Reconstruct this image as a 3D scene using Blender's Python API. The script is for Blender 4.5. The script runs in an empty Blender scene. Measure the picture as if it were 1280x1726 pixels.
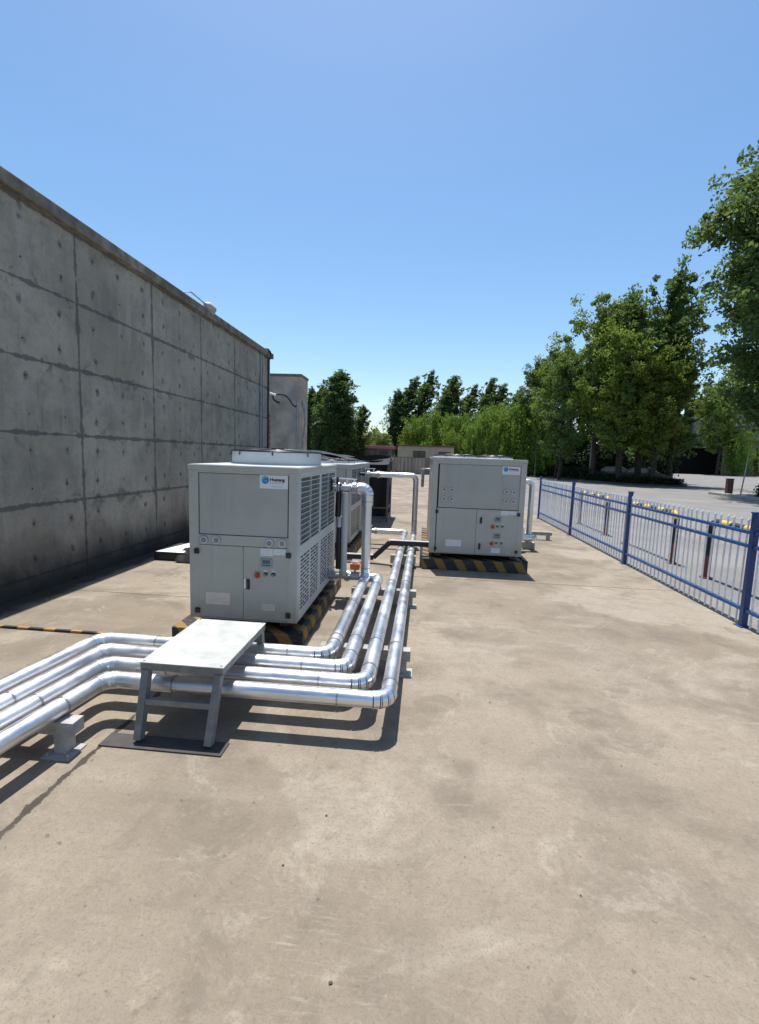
import bpy, bmesh, math, random
import numpy as np
from mathutils import Vector, Matrix
random.seed(7); np.random.seed(7)
R_=math.radians
sc=bpy.context.scene
# ---------------------------------------------------------------- camera
cd=bpy.data.cameras.new('camera'); cam=bpy.data.objects.new('camera',cd); sc.collection.objects.link(cam)
cd.sensor_fit='VERTICAL'; cd.sensor_height=36; cd.sensor_width=36; cd.lens=36*795/1726
cd.clip_start=.05; cd.clip_end=3000
Rm=[[0.99540638,-0.04399915,-0.08503061],[0.08959735,0.11510771,0.98930406],[0.03374086,0.9923781,-0.11852115]]
cam.matrix_world=Matrix([[Rm[i][0],Rm[i][1],-Rm[i][2],(0,0,1.7)[i]] for i in range(3)]+[[0,0,0,1]])
sc.camera=cam
# ---------------------------------------------------------------- sky, sun
sd=Vector((-.065,.285,1)).normalized()      # towards the sun
el=math.asin(sd.z); az=math.atan2(sd.x,sd.y)
w=bpy.data.worlds.new('World'); sc.world=w; w.use_nodes=True
wn=w.node_tree.nodes; wl=w.node_tree.links
bg=wn['Background']; sky=wn.new('ShaderNodeTexSky'); sky.sky_type='NISHITA'; sky.sun_disc=False
sky.sun_elevation=el; sky.sun_rotation=az; sky.air_density=1.0; sky.dust_density=.85; sky.ozone_density=1.0; sky.altitude=50
hs_=wn.new('ShaderNodeHueSaturation'); hs_.inputs['Saturation'].default_value=1.2; hs_.inputs['Hue'].default_value=.495; wl.new(sky.outputs[0],hs_.inputs['Color']); wl.new(hs_.outputs[0],bg.inputs[0]); bg.inputs[1].default_value=.13
sl=bpy.data.lights.new('sun','SUN'); sl.energy=5.0; sl.angle=R_(.53); sl.color=(1,.955,.89)
so=bpy.data.objects.new('sun',sl); sc.collection.objects.link(so); so.rotation_euler=sd.to_track_quat('Z','Y').to_euler()
sc.view_settings.view_transform='Standard'; sc.view_settings.look='None'; sc.view_settings.gamma=1; sc.view_settings.exposure=.42
col=sc.collection
# ---------------------------------------------------------------- node helper
class NT:
    def __init__(s,name):
        s.m=bpy.data.materials.new(name); s.m.use_nodes=True; s.t=s.m.node_tree
        s.b=s.t.nodes['Principled BSDF']; s.c=s.t.nodes.new('ShaderNodeTexCoord')
    def n(s,ty,**k):
        x=s.t.nodes.new(ty)
        for a,b in k.items(): setattr(x,a,b)
        return x
    def put(s,sock,v):
        if hasattr(v,'is_output'): s.t.links.new(v,sock)
        elif v is not None: sock.default_value=v
    def m_(s,op,a,b=None,c=None,clamp=False):
        x=s.n('ShaderNodeMath',operation=op,use_clamp=clamp); s.put(x.inputs[0],a)
        if b is not None: s.put(x.inputs[1],b)
        if c is not None: s.put(x.inputs[2],c)
        return x.outputs[0]
    def co(s,kind='Object'): return s.c.outputs[kind]
    def xyz(s,v=None):
        x=s.n('ShaderNodeSeparateXYZ'); s.put(x.inputs[0],v or s.co()); return x.outputs
    def noise(s,scale,detail=3,rough=.5,v=None,sc3=None,dist=0,col=False):
        v=v or s.co()
        if sc3:
            mp=s.n('ShaderNodeMapping'); s.put(mp.inputs[0],v); mp.inputs['Scale'].default_value=sc3; v=mp.outputs[0]
        x=s.n('ShaderNodeTexNoise'); s.put(x.inputs['Vector'],v); x.inputs['Scale'].default_value=scale
        x.inputs['Detail'].default_value=detail; x.inputs['Roughness'].default_value=rough; x.inputs['Distortion'].default_value=dist
        return x.outputs['Color' if col else 'Fac']
    def step(s,v,a,b,o0=0.,o1=1.):
        x=s.n('ShaderNodeMapRange',clamp=True,interpolation_type='SMOOTHSTEP'); s.put(x.inputs[0],v)
        for i,q in enumerate((a,b,o0,o1)): s.put(x.inputs[i+1],q)
        return x.outputs[0]
    def mix(s,f,a,b,mode='MIX'):
        x=s.n('ShaderNodeMix',data_type='RGBA',blend_type=mode); s.put(x.inputs[0],f)
        s.put(x.inputs[6],(*a,1) if isinstance(a,tuple) and len(a)==3 else a); s.put(x.inputs[7],(*b,1) if isinstance(b,tuple) and len(b)==3 else b)
        return x.outputs[2]
    def bump(s,h,st=.3,d=.01):
        x=s.n('ShaderNodeBump'); s.put(x.inputs['Height'],h); x.inputs['Strength'].default_value=st; x.inputs['Distance'].default_value=d
        s.t.links.new(x.outputs[0],s.b.inputs['Normal'])
    def out(s,colr,rough=.6,metal=0.,spec=None):
        s.put(s.b.inputs['Base Color'],(*colr,1) if isinstance(colr,tuple) and len(colr)==3 else colr)
        s.put(s.b.inputs['Roughness'],rough); s.put(s.b.inputs['Metallic'],metal)
        if spec is not None: s.b.inputs['Specular IOR Level'].default_value=spec
        return s.m
def var(c,k): return tuple(min(1,x*k) for x in c)
def paint(name,c,rough=.5,metal=0.,amt=.12,scale=9,spec=None,bump=0):
    t=NT(name); f=t.noise(scale,5,.6); f2=t.noise(scale*.2,3)
    a=t.mix(t.step(f,.3,.7),var(c,1-amt),var(c,1+amt)); a=t.mix(t.step(f2,.45,.75,0,.5),a,var(c,1-amt*1.5))
    if bump: t.bump(t.noise(scale*6,4),bump,.004)
    return t.out(a,t.step(t.noise(scale*2,3),.2,.8,rough-.06,rough+.08),metal,spec)
def cabpaint(name,c,rough=.42):
    t=NT(name); f=t.noise(3,4,.6); st=t.noise(5,5,.65,sc3=(1.6,1.6,.09)); a=t.mix(t.step(f,.3,.7),var(c,.94),var(c,1.04)); a=t.mix(t.step(st,.54,.74,0,.22),a,var(c,.62)); x=t.xyz(); d=t.m_('ADD',x[2],t.m_('MULTIPLY',t.m_('SUBTRACT',t.noise(7,5,.7),.5),.35)); a=t.mix(t.step(d,.0,.28,.35,0),a,(.22,.20,.16)); t.bump(t.noise(1.6,2,.4),.10,.03); return t.out(a,t.step(f,.2,.8,rough-.06,rough+.1),0,.4)
def stripes(name,axis,period,c1=(.23,.13,.022),c2=(.02,.02,.022),ph=0.):
    t=NT(name); x=t.xyz(); s=None
    for i,k in enumerate(axis):
        if k: q=t.m_('MULTIPLY',x[i],float(k)); s=q if s is None else t.m_('ADD',s,q)
    s=t.m_('ADD',s,ph+500*period)
    s=t.m_('ADD',s,t.m_('MULTIPLY',t.noise(25,3),.012))
    f=t.m_('FRACT',t.m_('DIVIDE',s,period)); f=t.m_('GREATER_THAN',f,.42)
    d=t.mix(t.step(t.noise(14,6,.7),.52,.68,0,.75),(0,0,0),(1,1,1))
    c=t.mix(f,c1,c2); c=t.mix(t.step(t.noise(16,6,.72),.54,.72,0,.6),c,(.17,.145,.12))
    return t.out(c,.6)
# ---------------------------------------------------------------- materials
def ground_mat():
    t=NT('yard_concrete'); P=t.co(); x=t.xyz()
    big=t.noise(.35,4,.55); mid=t.noise(1.3,6,.62); fine=t.noise(14,6,.7); grit=t.noise(120,3,.7)
    streak=t.noise(1.0,5,.6,sc3=(.5,3.2,1)); streak2=t.noise(2.2,5,.65,sc3=(.45,4.5,1))
    c=t.mix(t.step(big,.35,.65),(.212,.173,.128),(.312,.264,.203))
    c=t.mix(t.step(mid,.44,.64,0,.8),c,(.150,.124,.092)); c=t.mix(t.step(t.noise(.55,5,.62,v=None,dist=1.2),.50,.62,0,.75),c,(.34,.30,.235)); c=t.mix(t.step(t.noise(2.6,6,.65,dist=.8),.54,.66,0,.6),c,(.145,.12,.09)); c=t.mix(t.step(t.noise(1.7,6,.7,dist=1.5),.56,.66,0,.5),c,(.35,.31,.245))
    c=t.mix(t.step(t.noise(.8,5,.6,dist=.6),.55,.72,0,.45),c,(.34,.30,.24))
    c=t.mix(t.step(streak,.5,.72,0,.25),c,(.34,.30,.24))
    c=t.mix(t.step(streak2,.52,.72,0,.38),c,(.20,.165,.13))
    c=t.mix(t.step(fine,.35,.7,0,.38),c,(.19,.165,.135)); c=t.mix(t.step(t.noise(5.5,6,.68,dist=.4),.52,.70,0,.5),c,(.20,.17,.135)); c=t.mix(t.step(t.noise(7.3,6,.7,dist=.2),.55,.72,0,.25),c,(.36,.32,.255))
    c=t.mix(t.step(grit,.50,.70,0,.6),c,(.13,.11,.085)); c=t.mix(t.step(t.noise(45,5,.75),.50,.66,0,.5),c,(.15,.125,.095)); c=t.mix(t.step(t.noise(38,5,.75,dist=.3),.52,.70,0,.22),c,(.36,.32,.25)); c=t.mix(t.step(t.noise(26,2,.5),.70,.74,0,.6),c,(.09,.075,.06))
    c=t.mix(t.step(t.noise(60,4,.7,dist=.3),.58,.75,0,.3),c,(.40,.36,.29))
    # pale trowel scratches, several directions, only in scuffed areas
    scr=None
    for i,(ang,fr,th) in enumerate(((62,44,.70),(-38,52,.71),(50,60,.70),(-8,48,.72),(35,66,.70),(-64,60,.71))):
        m0=t.n('ShaderNodeMapping'); t.put(m0.inputs[0],P); m0.inputs['Rotation'].default_value=(0,0,R_(ang)); mp=t.n('ShaderNodeMapping'); t.put(mp.inputs[0],m0.outputs[0]); mp.inputs['Scale'].default_value=((.06,.10,.05,.08,.12,.07)[i],1,1); mp.inputs['Location'].default_value=(i*3.1,i*7.7,0)
        q=t.step(t.noise(fr,4,.55,v=mp.outputs[0]),th-.05,th+.02)
        scr=q if scr is None else t.m_('MAXIMUM',scr,q)
    zone=t.step(t.noise(.7,3),.45,.62)
    c=t.mix(t.m_('MULTIPLY',t.m_('MULTIPLY',scr,zone),.20),c,(.44,.40,.33))
    sx=t.m_('ADD',x[0],.30); sy=t.m_('SUBTRACT',x[1],1.5); rr_=t.m_('ADD',t.m_('MULTIPLY',t.m_('MULTIPLY',sx,sx),9.),t.m_('MULTIPLY',t.m_('MULTIPLY',sy,sy),2.2))
    zn=t.step(t.m_('ADD',rr_,t.m_('SUBTRACT',t.noise(5,4,.6),.5)),.15,1.0,1,0)
    c=t.mix(t.m_('MULTIPLY',zn,t.step(t.noise(10,6,.75,dist=.25,sc3=(.6,5.5,1)),.52,.74,0,.5)),c,(.37,.33,.262))
    m5=t.n('ShaderNodeMapping'); t.put(m5.inputs[0],P); m5.inputs['Rotation'].default_value=(0,0,R_(-52)); m6=t.n('ShaderNodeMapping'); t.put(m6.inputs[0],m5.outputs[0]); m6.inputs['Scale'].default_value=(.35,5,1)
    zn2=t.step(t.noise(.8,3,.5),.52,.62); c=t.mix(t.m_('MULTIPLY',zn2,t.step(t.noise(7,5,.6,v=m6.outputs[0]),.56,.74,0,.45)),c,(.36,.32,.255))
    gx=t.m_('ADD',x[0],t.m_('MULTIPLY',t.m_('SUBTRACT',t.noise(2.5,5,.7),.5),.35)); c=t.mix(t.step(gx,-4.18,-4.0,.9,0),c,(.03,.027,.022))  # shadow beside the wall deepened in the ground colour, ragged edge
    # dark blots
    v=t.n('ShaderNodeTexVoronoi'); v.inputs['Scale'].default_value=.9; v.inputs['Randomness'].default_value=1
    wv=t.n('ShaderNodeVectorMath',operation='ADD'); t.put(wv.inputs[0],P)
    nz=t.n('ShaderNodeVectorMath',operation='SCALE'); t.put(nz.inputs[0],t.noise(3,4,col=True)); nz.inputs['Scale'].default_value=.22
    t.t.links.new(nz.outputs[0],wv.inputs[1]); t.put(v.inputs['Vector'],wv.outputs[0])
    c=t.mix(t.step(v.outputs['Distance'],.03,.11,.55,0),c,(.14,.115,.09))
    # slab joints
    wob=t.m_('MULTIPLY',t.m_('SUBTRACT',t.noise(2.3,5,.6),.5),.10)
    wob2=t.m_('MULTIPLY',t.m_('SUBTRACT',t.noise(3.1,6,.7),.5),.07)
    def joint(ax,pos,wid,lo=None,hi=None,ax2=None):
        d=t.m_('ABSOLUTE',t.m_('ADD',t.m_('SUBTRACT',x[ax],pos),wob2 if ax==0 else wob2))
        q=t.step(d,wid*.4,wid,1,0)
        if lo is not None: q=t.m_('MULTIPLY',q,t.m_('MULTIPLY',t.m_('GREATER_THAN',x[ax2],lo),t.m_('LESS_THAN',x[ax2],hi)))
        return q
    jag=t.m_('MULTIPLY',t.m_('SUBTRACT',t.noise(17,6,.8),.5),.07)
    d0=t.m_('ABSOLUTE',t.m_('ADD',t.m_('ADD',t.m_('SUBTRACT',x[0],-1.76),wob2),jag)); ww0=t.step(t.noise(4,4,.7),.35,.65,.010,.032)
    j0=t.m_('MULTIPLY',t.step(d0,t.m_('MULTIPLY',ww0,.6),ww0,1,0),t.m_('LESS_THAN',x[1],3.9))
    js=[j0,joint(1,6.62,.012,-.9,3.7,0),joint(1,5.1,.010,-4.2,-1.8,0),joint(1,3.93,.008,-4.3,-1.7,0),joint(1,9.45,.015,-4.4,3.7,0),joint(1,12.6,.016),joint(1,16.5,.02),joint(1,22,.03),joint(1,30,.05)]
    j=js[0]
    for q in js[1:]: j=t.m_('MAXIMUM',j,q)
    c=t.mix(t.m_('MULTIPLY',j,.92),c,(.035,.028,.022))
    # a grimy halo on both sides of the long joint
    dd=t.m_('ABSOLUTE',t.m_('ADD',t.m_('SUBTRACT',x[0],-1.76),wob))
    halo=t.m_('MULTIPLY',t.step(dd,.0,.14,.4,0),t.m_('MULTIPLY',t.m_('LESS_THAN',x[1],3.9),t.step(mid,.4,.6)))
    c=t.mix(halo,c,(.13,.115,.09))
    t.bump(t.m_('SUBTRACT',t.m_('ADD',t.m_('MULTIPLY',fine,.5),t.m_('MULTIPLY',grit,.5)),j),.35,.006)
    return t.out(c,.88,0,.25)
def asphalt_mat():
    t=NT('road_surface'); mid=t.noise(.5,5,.6); fine=t.noise(30,5,.7); st=t.noise(.8,5,.6,sc3=(.25,2,1))
    c=t.mix(t.step(mid,.35,.65),(.175,.168,.160),(.225,.215,.205)); c=t.mix(t.step(st,.5,.72,0,.5),c,(.14,.135,.13)); c=t.mix(t.step(fine,.4,.7,0,.3),c,(.12,.116,.112))
    x=t.xyz(); w_=t.m_('MULTIPLY',t.m_('SUBTRACT',t.noise(1.2,5),.5),.12)
    for p_,wd in ((6.9,.014),(11.0,.016),(15.6,.02),(20.5,.03),(26,.04)):
        d=t.m_('ABSOLUTE',t.m_('ADD',t.m_('SUBTRACT',x[1],p_),w_)); c=t.mix(t.step(d,wd*.4,wd,.8,0),c,(.08,.075,.07))
    t.bump(fine,.3,.006); return t.out(c,.85,0,.3)
def wall_mat():
    t=NT('formed_concrete'); x=t.xyz(); y,z=x[1],x[2]
    def seam(v,p0,per,wd,seed):
        n=t.noise(2.2,5,.65,sc3=(1,1+seed,1.5)); 
        f=t.m_('FRACT',t.m_('ADD',t.m_('DIVIDE',t.m_('SUBTRACT',v,p0),per),100.5)); d=t.m_('MULTIPLY',t.m_('ABSOLUTE',t.m_('SUBTRACT',f,.5)),per)
        d=t.m_('ADD',d,t.m_('MULTIPLY',t.m_('SUBTRACT',t.noise(9,5,.7),.5),.05)); 
        ww=t.step(n,.40,.68,wd*.5,wd*1.7)
        return t.step(d,t.m_('MULTIPLY',ww,.45),ww,1,0),d
    sv,dv=seam(y,5.75,1.66,.034,.3); sh,dh=seam(z,1.01,.812,.030,.9)
    big=t.noise(.7,4,.6); mid=t.noise(2.6,6,.65); dr=t.noise(2.0,5,.6,sc3=(1,4,.5)); fine=t.noise(22,6,.7)
    c=t.mix(t.step(big,.35,.65),(.285,.258,.208),(.385,.352,.29))
    c=t.mix(t.step(mid,.42,.68,0,.5),c,(.180,.175,.155)); c=t.mix(t.step(dr,.50,.72,0,.55),c,(.40,.38,.335)); c=t.mix(t.step(t.noise(1.1,6,.7,dist=.7),.52,.66,0,.5),c,(.38,.36,.315)); c=t.mix(t.step(t.noise(3.2,5,.65,sc3=(1,3.5,.35)),.58,.72,0,.4),c,(.13,.13,.12)); c=t.mix(t.step(fine,.4,.72,0,.25),c,(.15,.15,.14))
    # patching smears in horizontal bands close to the seams
    sm=t.m_('MULTIPLY',t.step(t.noise(4.5,5,.62,dist=.5),.57,.64),t.step(dh,.02,.17,1,.25)); c=t.mix(t.m_('MULTIPLY',sm,.62),c,(.085,.087,.085))
    s=t.m_('MAXIMUM',sv,sh); c=t.mix(t.m_('MULTIPLY',s,.75),c,(.080,.082,.082))
    # tie holes
    jit=t.noise(.9,1,col=True); jx=t.xyz(jit)
    def cell(v,per,off,j): f=t.m_('FRACT',t.m_('ADD',t.m_('DIVIDE',t.m_('ADD',t.m_('SUBTRACT',v,off),t.m_('MULTIPLY',t.m_('SUBTRACT',j,.5),.22)),per),50)); return t.m_('MULTIPLY',t.m_('SUBTRACT',f,.5),per)
    du=cell(y,.553,5.75,jx[1]); dz=cell(z,.406,1.01,jx[2])
    dist=t.m_('SQRT',t.m_('ADD',t.m_('MULTIPLY',du,du),t.m_('MULTIPLY',dz,dz)))
    dn=t.m_('ADD',t.m_('SQRT',t.m_('ADD',t.m_('MULTIPLY',du,du),t.m_('MULTIPLY',t.m_('MULTIPLY',dz,dz),.45))),t.m_('MULTIPLY',t.m_('SUBTRACT',t.noise(9,5,.75),.5),.13))
    hm=t.step(t.noise(1.4,2),.40,.52); c=t.mix(t.m_('MULTIPLY',hm,t.step(dn,.012,.045,.75,0)),c,(.095,.095,.09)); c=t.mix(t.m_('MULTIPLY',t.step(t.noise(1.9,2),.42,.5),t.step(dist,.009,.015,.95,0)),c,(.03,.03,.03))
    # shade at the foot of the wall, painted in with an uneven edge
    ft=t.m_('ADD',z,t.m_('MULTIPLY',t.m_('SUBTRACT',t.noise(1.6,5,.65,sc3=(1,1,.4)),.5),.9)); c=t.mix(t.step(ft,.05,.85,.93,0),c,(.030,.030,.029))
    t.bump(t.m_('SUBTRACT',fine,t.m_('MULTIPLY',s,1.5)),.3,.012)
    return t.out(c,.9,0,.25)
def alu_mat(name='aluminium_cladding',c=(.74,.75,.765),r0=.29,r1=.50):
    t=NT(name); n=t.noise(5,4,.6); f=t.noise(60,3,.6); sm=t.noise(2.2,5,.65)
    cc=t.mix(t.step(sm,.42,.7,0,.55),c,var(c,.74)); cc=t.mix(t.step(n,.6,.75,0,.4),cc,(.62,.62,.62))
    t.bump(t.m_('ADD',t.noise(4,2,.4),t.m_('MULTIPLY',f,.05)),.09,.01)
    return t.out(cc,t.step(n,.3,.7,r0,r1),.93)
def leaf_mat(name,c1,c2,c3,tr_=.38):
    t=NT(name); g=t.n('ShaderNodeNewGeometry'); r=g.outputs['Random Per Island']; n=t.noise(.45,3)
    c=t.mix(r,c1,c2); c=t.mix(t.step(n,.45,.68,0,.75),c,c3); oi=t.n('ShaderNodeObjectInfo'); c=t.mix(t.m_('MULTIPLY',oi.outputs['Random'],.35),c,var(c1,.7))
    t.out(c,.6,0,.12); tr=t.n('ShaderNodeBsdfTranslucent'); mx=t.n('ShaderNodeMixShader'); mx.inputs[0].default_value=tr_
    t.t.links.new(t.mix(.5,c,(.26,.36,.05)),tr.inputs[0]); t.t.links.new(t.b.outputs[0],mx.inputs[1]); t.t.links.new(tr.outputs[0],mx.inputs[2])
    t.t.links.new(mx.outputs[0],t.t.nodes['Material Output'].inputs[0]); return t.m
def boards_mat(name,c,per=.22,ax=0):
    t=NT(name); x=t.xyz(); f=t.m_('FRACT',t.m_('ADD',t.m_('DIVIDE',x[ax],per),300.)); e=t.step(t.m_('ABSOLUTE',t.m_('SUBTRACT',f,.5)),.40,.49)
    n=t.noise(1.1,5,.6,sc3=(2.5,2.5,.25)); a=t.mix(t.step(n,.4,.65),c,var(c,.55)); a=t.mix(e,a,var(c,.28))
    t.bump(t.m_('MULTIPLY',e,-1.),.4,.03); return t.out(a,.8)
M={}
M['cab']=cabpaint('cabinet_paint',(.435,.435,.39))
M['cab2']=cabpaint('cabinet_panel_paint',(.395,.395,.365),.4)
M['cabl']=paint('side_panel_paint',(.48,.50,.49),.42,0,.03,3,.4); M['roofp']=paint('sunlit_roof_paint',(.55,.58,.59),.42,0,.05,3,.4)  # roofp: lighter copy of the cabinet paint, sunlit brightness put into the colour
M['leg']=paint('shaded_galvanised_leg',(.19,.205,.205),.5,.2,.22,14)  # darker copy of the galvanised steel, its shade put into the colour
M['dark']=paint('black_rubber',(.018,.018,.02),.6,0,.2,12)
M['black']=paint('black_plastic',(.012,.012,.014),.35,0,.2,12)
M['coil']=paint('coil_fins',(.022,.018,.015),.6,.0,.4,18)
M['alu']=alu_mat(); M['alud']=alu_mat('dull_aluminium',(.58,.585,.59),.35,.5)
M['band']=paint('seam_band_metal',(.42,.42,.43),.38,.9,.15,20)
M['steel']=paint('galvanised_steel',(.50,.51,.52),.45,.55,.16,14)
M['steeld']=paint('weathered_galvanised',(.36,.37,.375),.55,.35,.22,12)
M['white']=paint('white_enamel',(.80,.81,.80),.4,0,.04,6,.5)
M['whitef']=paint('grey_white_paint',(.31,.305,.29),.6,0,.25,9)
M['plate']=paint('platform_sheet',(.50,.52,.495),.42,.2,.14,4)
M['label']=paint('label_film',(.72,.72,.75),.4,0,.03,9)
M['silverlbl']=paint('nameplate_metal',(.55,.56,.56),.4,.5,.06,12)
M['ink']=paint('printed_ink',(.03,.03,.045),.5,0,.05,9); M['inkg']=paint('grey_ink',(.22,.22,.25),.5,0,.05,9)
M['blue']=paint('logo_blue',(.02,.22,.52),.4,0,.1,30); M['lblue']=paint('logo_pale_blue',(.30,.62,.74),.4,0,.05,30)
M['red']=paint('red_plastic',(.50,.03,.02),.35,0,.08,20); M['orange']=paint('orange_valve_paint',(.75,.17,.05),.4,0,.15,20)
M['green']=paint('green_lens',(.05,.30,.14),.3,0,.1,20); M['lcd']=paint('lcd_glass',(.06,.12,.11),.2,0,.1,20)
M['dispb']=paint('display_bezel',(.27,.33,.32),.45,0,.05,20)
M['bluep']=paint('blue_fence_paint',(.010,.045,.165),.42,0,.18,10,.5)
M['bluer']=paint('blue_rail_paint',(.014,.090,.28),.42,0,.22,7,.5)
M['picket']=paint('white_picket_paint',(.74,.76,.77),.4,0,.14,14,.5)
M['mat']=paint('rubber_mat',(.055,.053,.05),.85,0,.2,15)
M['tarp']=paint('black_tarp',(.010,.010,.013),.6,0,.3,6,.35); M['tarpl']=paint('faded_tarp',(.30,.31,.36),.45,0,.2,6,.5)
M['conc']=paint('cast_concrete',(.33,.315,.29),.85,0,.22,10,.25,.2)
M['coping']=paint('coping_concrete',(.21,.19,.155),.85,0,.4,5,.25,.25)
M['wall2']=paint('old_concrete',(.42,.37,.30),.88,0,.28,1.3,.25,.2)
M['bark']=paint('bark',(.055,.047,.038),.9,0,.35,6,.2,.4)
M['rust']=paint('rusty_brown_paint',(.10,.045,.028),.6,0,.2,12)
M['cream']=paint('cream_render',(.52,.42,.30),.85,0,.10,1.5); M['pink']=paint('pink_roof_sheet',(.62,.20,.22),.6,0,.15,1.2)
M['greyw']=paint('grey_render',(.22,.22,.225),.8,0,.2,2); M['glass']=paint('dark_window_glass',(.03,.033,.04),.12,0,.1,3,.6)
M['blackw']=paint('black_cladding',(.008,.008,.009),.8,0,.25,.6,.1); M['whitew']=paint('white_wall_render',(.42,.42,.40),.85,0,.25,.6)
M['brownr']=paint('brown_roof',(.07,.045,.03),.8,0,.2,1); M['carp']=paint('dark_car_paint',(.02,.022,.026),.2,.2,.1,4,.6)
M['windsc']=paint('car_glass_glare',(.40,.42,.44),.25,0,.05,3,.8); M['silver']=paint('silver_trim',(.7,.7,.7),.3,.8,.05,9)  # windscreen: bright reflection painted as a pale base colour
M['fence']=boards_mat('weathered_fence_boards',(.33,.285,.245),.35); M['greensign']=paint('dark_green_board',(.02,.06,.045),.5,0,.1,4)
M['soil']=paint('planter_soil',(.09,.075,.055),.95,0,.3,1.5)
M['hazx']=stripes('hazard_stripes',(1,1,.6),.30); M['hazs']=stripes('hazard_strip_tape',(1,0,0),.26,(.36,.20,.05))
M['hazb']=stripes('barrier_stripes',(0,1,0),.52,(.72,.45,.04))
M['hazp']=stripes('barrier_post_stripes',(0,0,1),.9,(.17,.045,.028),(.012,.012,.015),ph=.02)
M['lpop']=leaf_mat('poplar_leaves',(.085,.145,.05),(.17,.25,.085),(.19,.27,.09))
M['lpopd']=leaf_mat('dark_poplar_leaves',(.06,.11,.045),(.12,.19,.07),(.10,.165,.06))
M['lgr']=leaf_mat('green_leaves',(.11,.18,.035),(.26,.33,.065),(.30,.36,.07))
M['lwil']=leaf_mat('willow_leaves',(.16,.26,.045),(.27,.39,.08),(.24,.36,.06))
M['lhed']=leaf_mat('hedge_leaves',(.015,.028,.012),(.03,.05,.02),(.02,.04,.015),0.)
# ---------------------------------------------------------------- mesh builder
class MB:
    def __init__(s): s.v=[]; s.f=[]; s.mi=[]; s.sm=[]
    def add(s,vs,fs,mi=0,sm=False):
        o=len(s.v); s.v+=[tuple(q) for q in vs]
        for f in fs: s.f.append(tuple(i+o for i in f)); s.mi.append(mi); s.sm.append(sm)
        return s
    def box(s,x0,x1,y0,y1,z0,z1,mi=0,c=0):
        if x0>x1:x0,x1=x1,x0
        if y0>y1:y0,y1=y1,y0
        if z0>z1:z0,z1=z1,z0
        if c<=0:
            return s.add([(x0,y0,z0),(x1,y0,z0),(x1,y1,z0),(x0,y1,z0),(x0,y0,z1),(x1,y0,z1),(x1,y1,z1),(x0,y1,z1)],[(0,3,2,1),(4,5,6,7),(0,1,5,4),(1,2,6,5),(2,3,7,6),(3,0,4,7)],mi)
        bm=bmesh.new(); bmesh.ops.create_cube(bm,size=1)
        for v in bm.verts: v.co=Vector(((x0+x1)/2+v.co.x*(x1-x0),(y0+y1)/2+v.co.y*(y1-y0),(z0+z1)/2+v.co.z*(z1-z0)))
        bmesh.ops.bevel(bm,geom=list(bm.edges),offset=min(c,(x1-x0)*.45,(y1-y0)*.45,(z1-z0)*.45),segments=2,affect='EDGES',profile=.6)
        bm.verts.index_update(); s.add([v.co[:] for v in bm.verts],[[v.index for v in f.verts] for f in bm.faces],mi); bm.free(); return s
    def beam(s,p,q,w_,h_,mi=0,up=(0,0,1)):
        p=Vector(p); q=Vector(q); d=(q-p).normalized(); u=Vector(up)
        if abs(d.dot(u))>.98: u=Vector((0,1,0))
        r=d.cross(u).normalized(); u=r.cross(d); vs=[]
        for e in (p,q):
            for a,b in ((-1,-1),(1,-1),(1,1),(-1,1)): vs.append(e+r*(a*w_/2)+u*(b*h_/2))
        return s.add(vs,[(0,1,2,3),(7,6,5,4),(0,4,5,1),(1,5,6,2),(2,6,7,3),(3,7,4,0)],mi)
    def tube(s,pts,r,n=16,mi=0,cap=True,sm=True,ref=None):
        pts=[Vector(p) for p in pts]; rs=r if isinstance(r,(list,tuple)) else [r]*len(pts); rings=[]; prev=None
        for i,p in enumerate(pts):
            d=(pts[min(i+1,len(pts)-1)]-pts[max(i-1,0)]).normalized()
            if prev is None:
                u=Vector((0,0,1)) if abs(d.z)<.9 else Vector((1,0,0)); a=d.cross(u).normalized()
            else: a=(prev-d*prev.dot(d)).normalized()
            prev=a; b=d.cross(a); k=1.
            if 0<i<len(pts)-1:
                d1=(pts[i]-pts[i-1]).normalized(); d2=(pts[i+1]-pts[i]).normalized(); m=(d1-d2)
                if m.length>1e-4:
                    cs=math.cos(d1.angle(d2)/2); m.normalize(); rings.append([p+(v_+m*(v_.dot(m))*(1/cs-1)) for v_ in [(a*math.cos(2*math.pi*j/n)+b*math.sin(2*math.pi*j/n))*rs[i] for j in range(n)]]); continue
            rings.append([p+(a*math.cos(2*math.pi*j/n)+b*math.sin(2*math.pi*j/n))*rs[i] for j in range(n)])
        vs=[q for rg in rings for q in rg]; fs=[]
        for i in range(len(rings)-1):
            for j in range(n): fs.append((i*n+j,i*n+(j+1)%n,(i+1)*n+(j+1)%n,(i+1)*n+j))
        s.add(vs,fs,mi,sm)
        if cap: s.add(rings[0],[tuple(range(n))[::-1]],mi); s.add(rings[-1],[tuple(range(n))],mi)
        return s
    def cyl(s,p,q,r,n=20,mi=0,sm=True): return s.tube([p,q],r,n,mi,True,sm)
    def build(s,name,mats,parent=None,loc=None,up=False):
        me=bpy.data.meshes.new(name); me.from_pydata([tuple(v) for v in s.v],[],s.f)
        for m in (mats if isinstance(mats,(list,tuple)) else [mats]): me.materials.append(m)
        me.polygons.foreach_set('material_index',s.mi); me.polygons.foreach_set('use_smooth',s.sm); me.update()
        o=bpy.data.objects.new(name,me); col.objects.link(o)
        if parent: o.parent=parent
        if loc: o.location=loc
        return o
def tag(o,label=None,cat=None,group=None,kind=None):
    if label:o['label']=label
    if cat:o['category']=cat
    if group:o['group']=group
    if kind:o['kind']=kind
    return o
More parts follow.
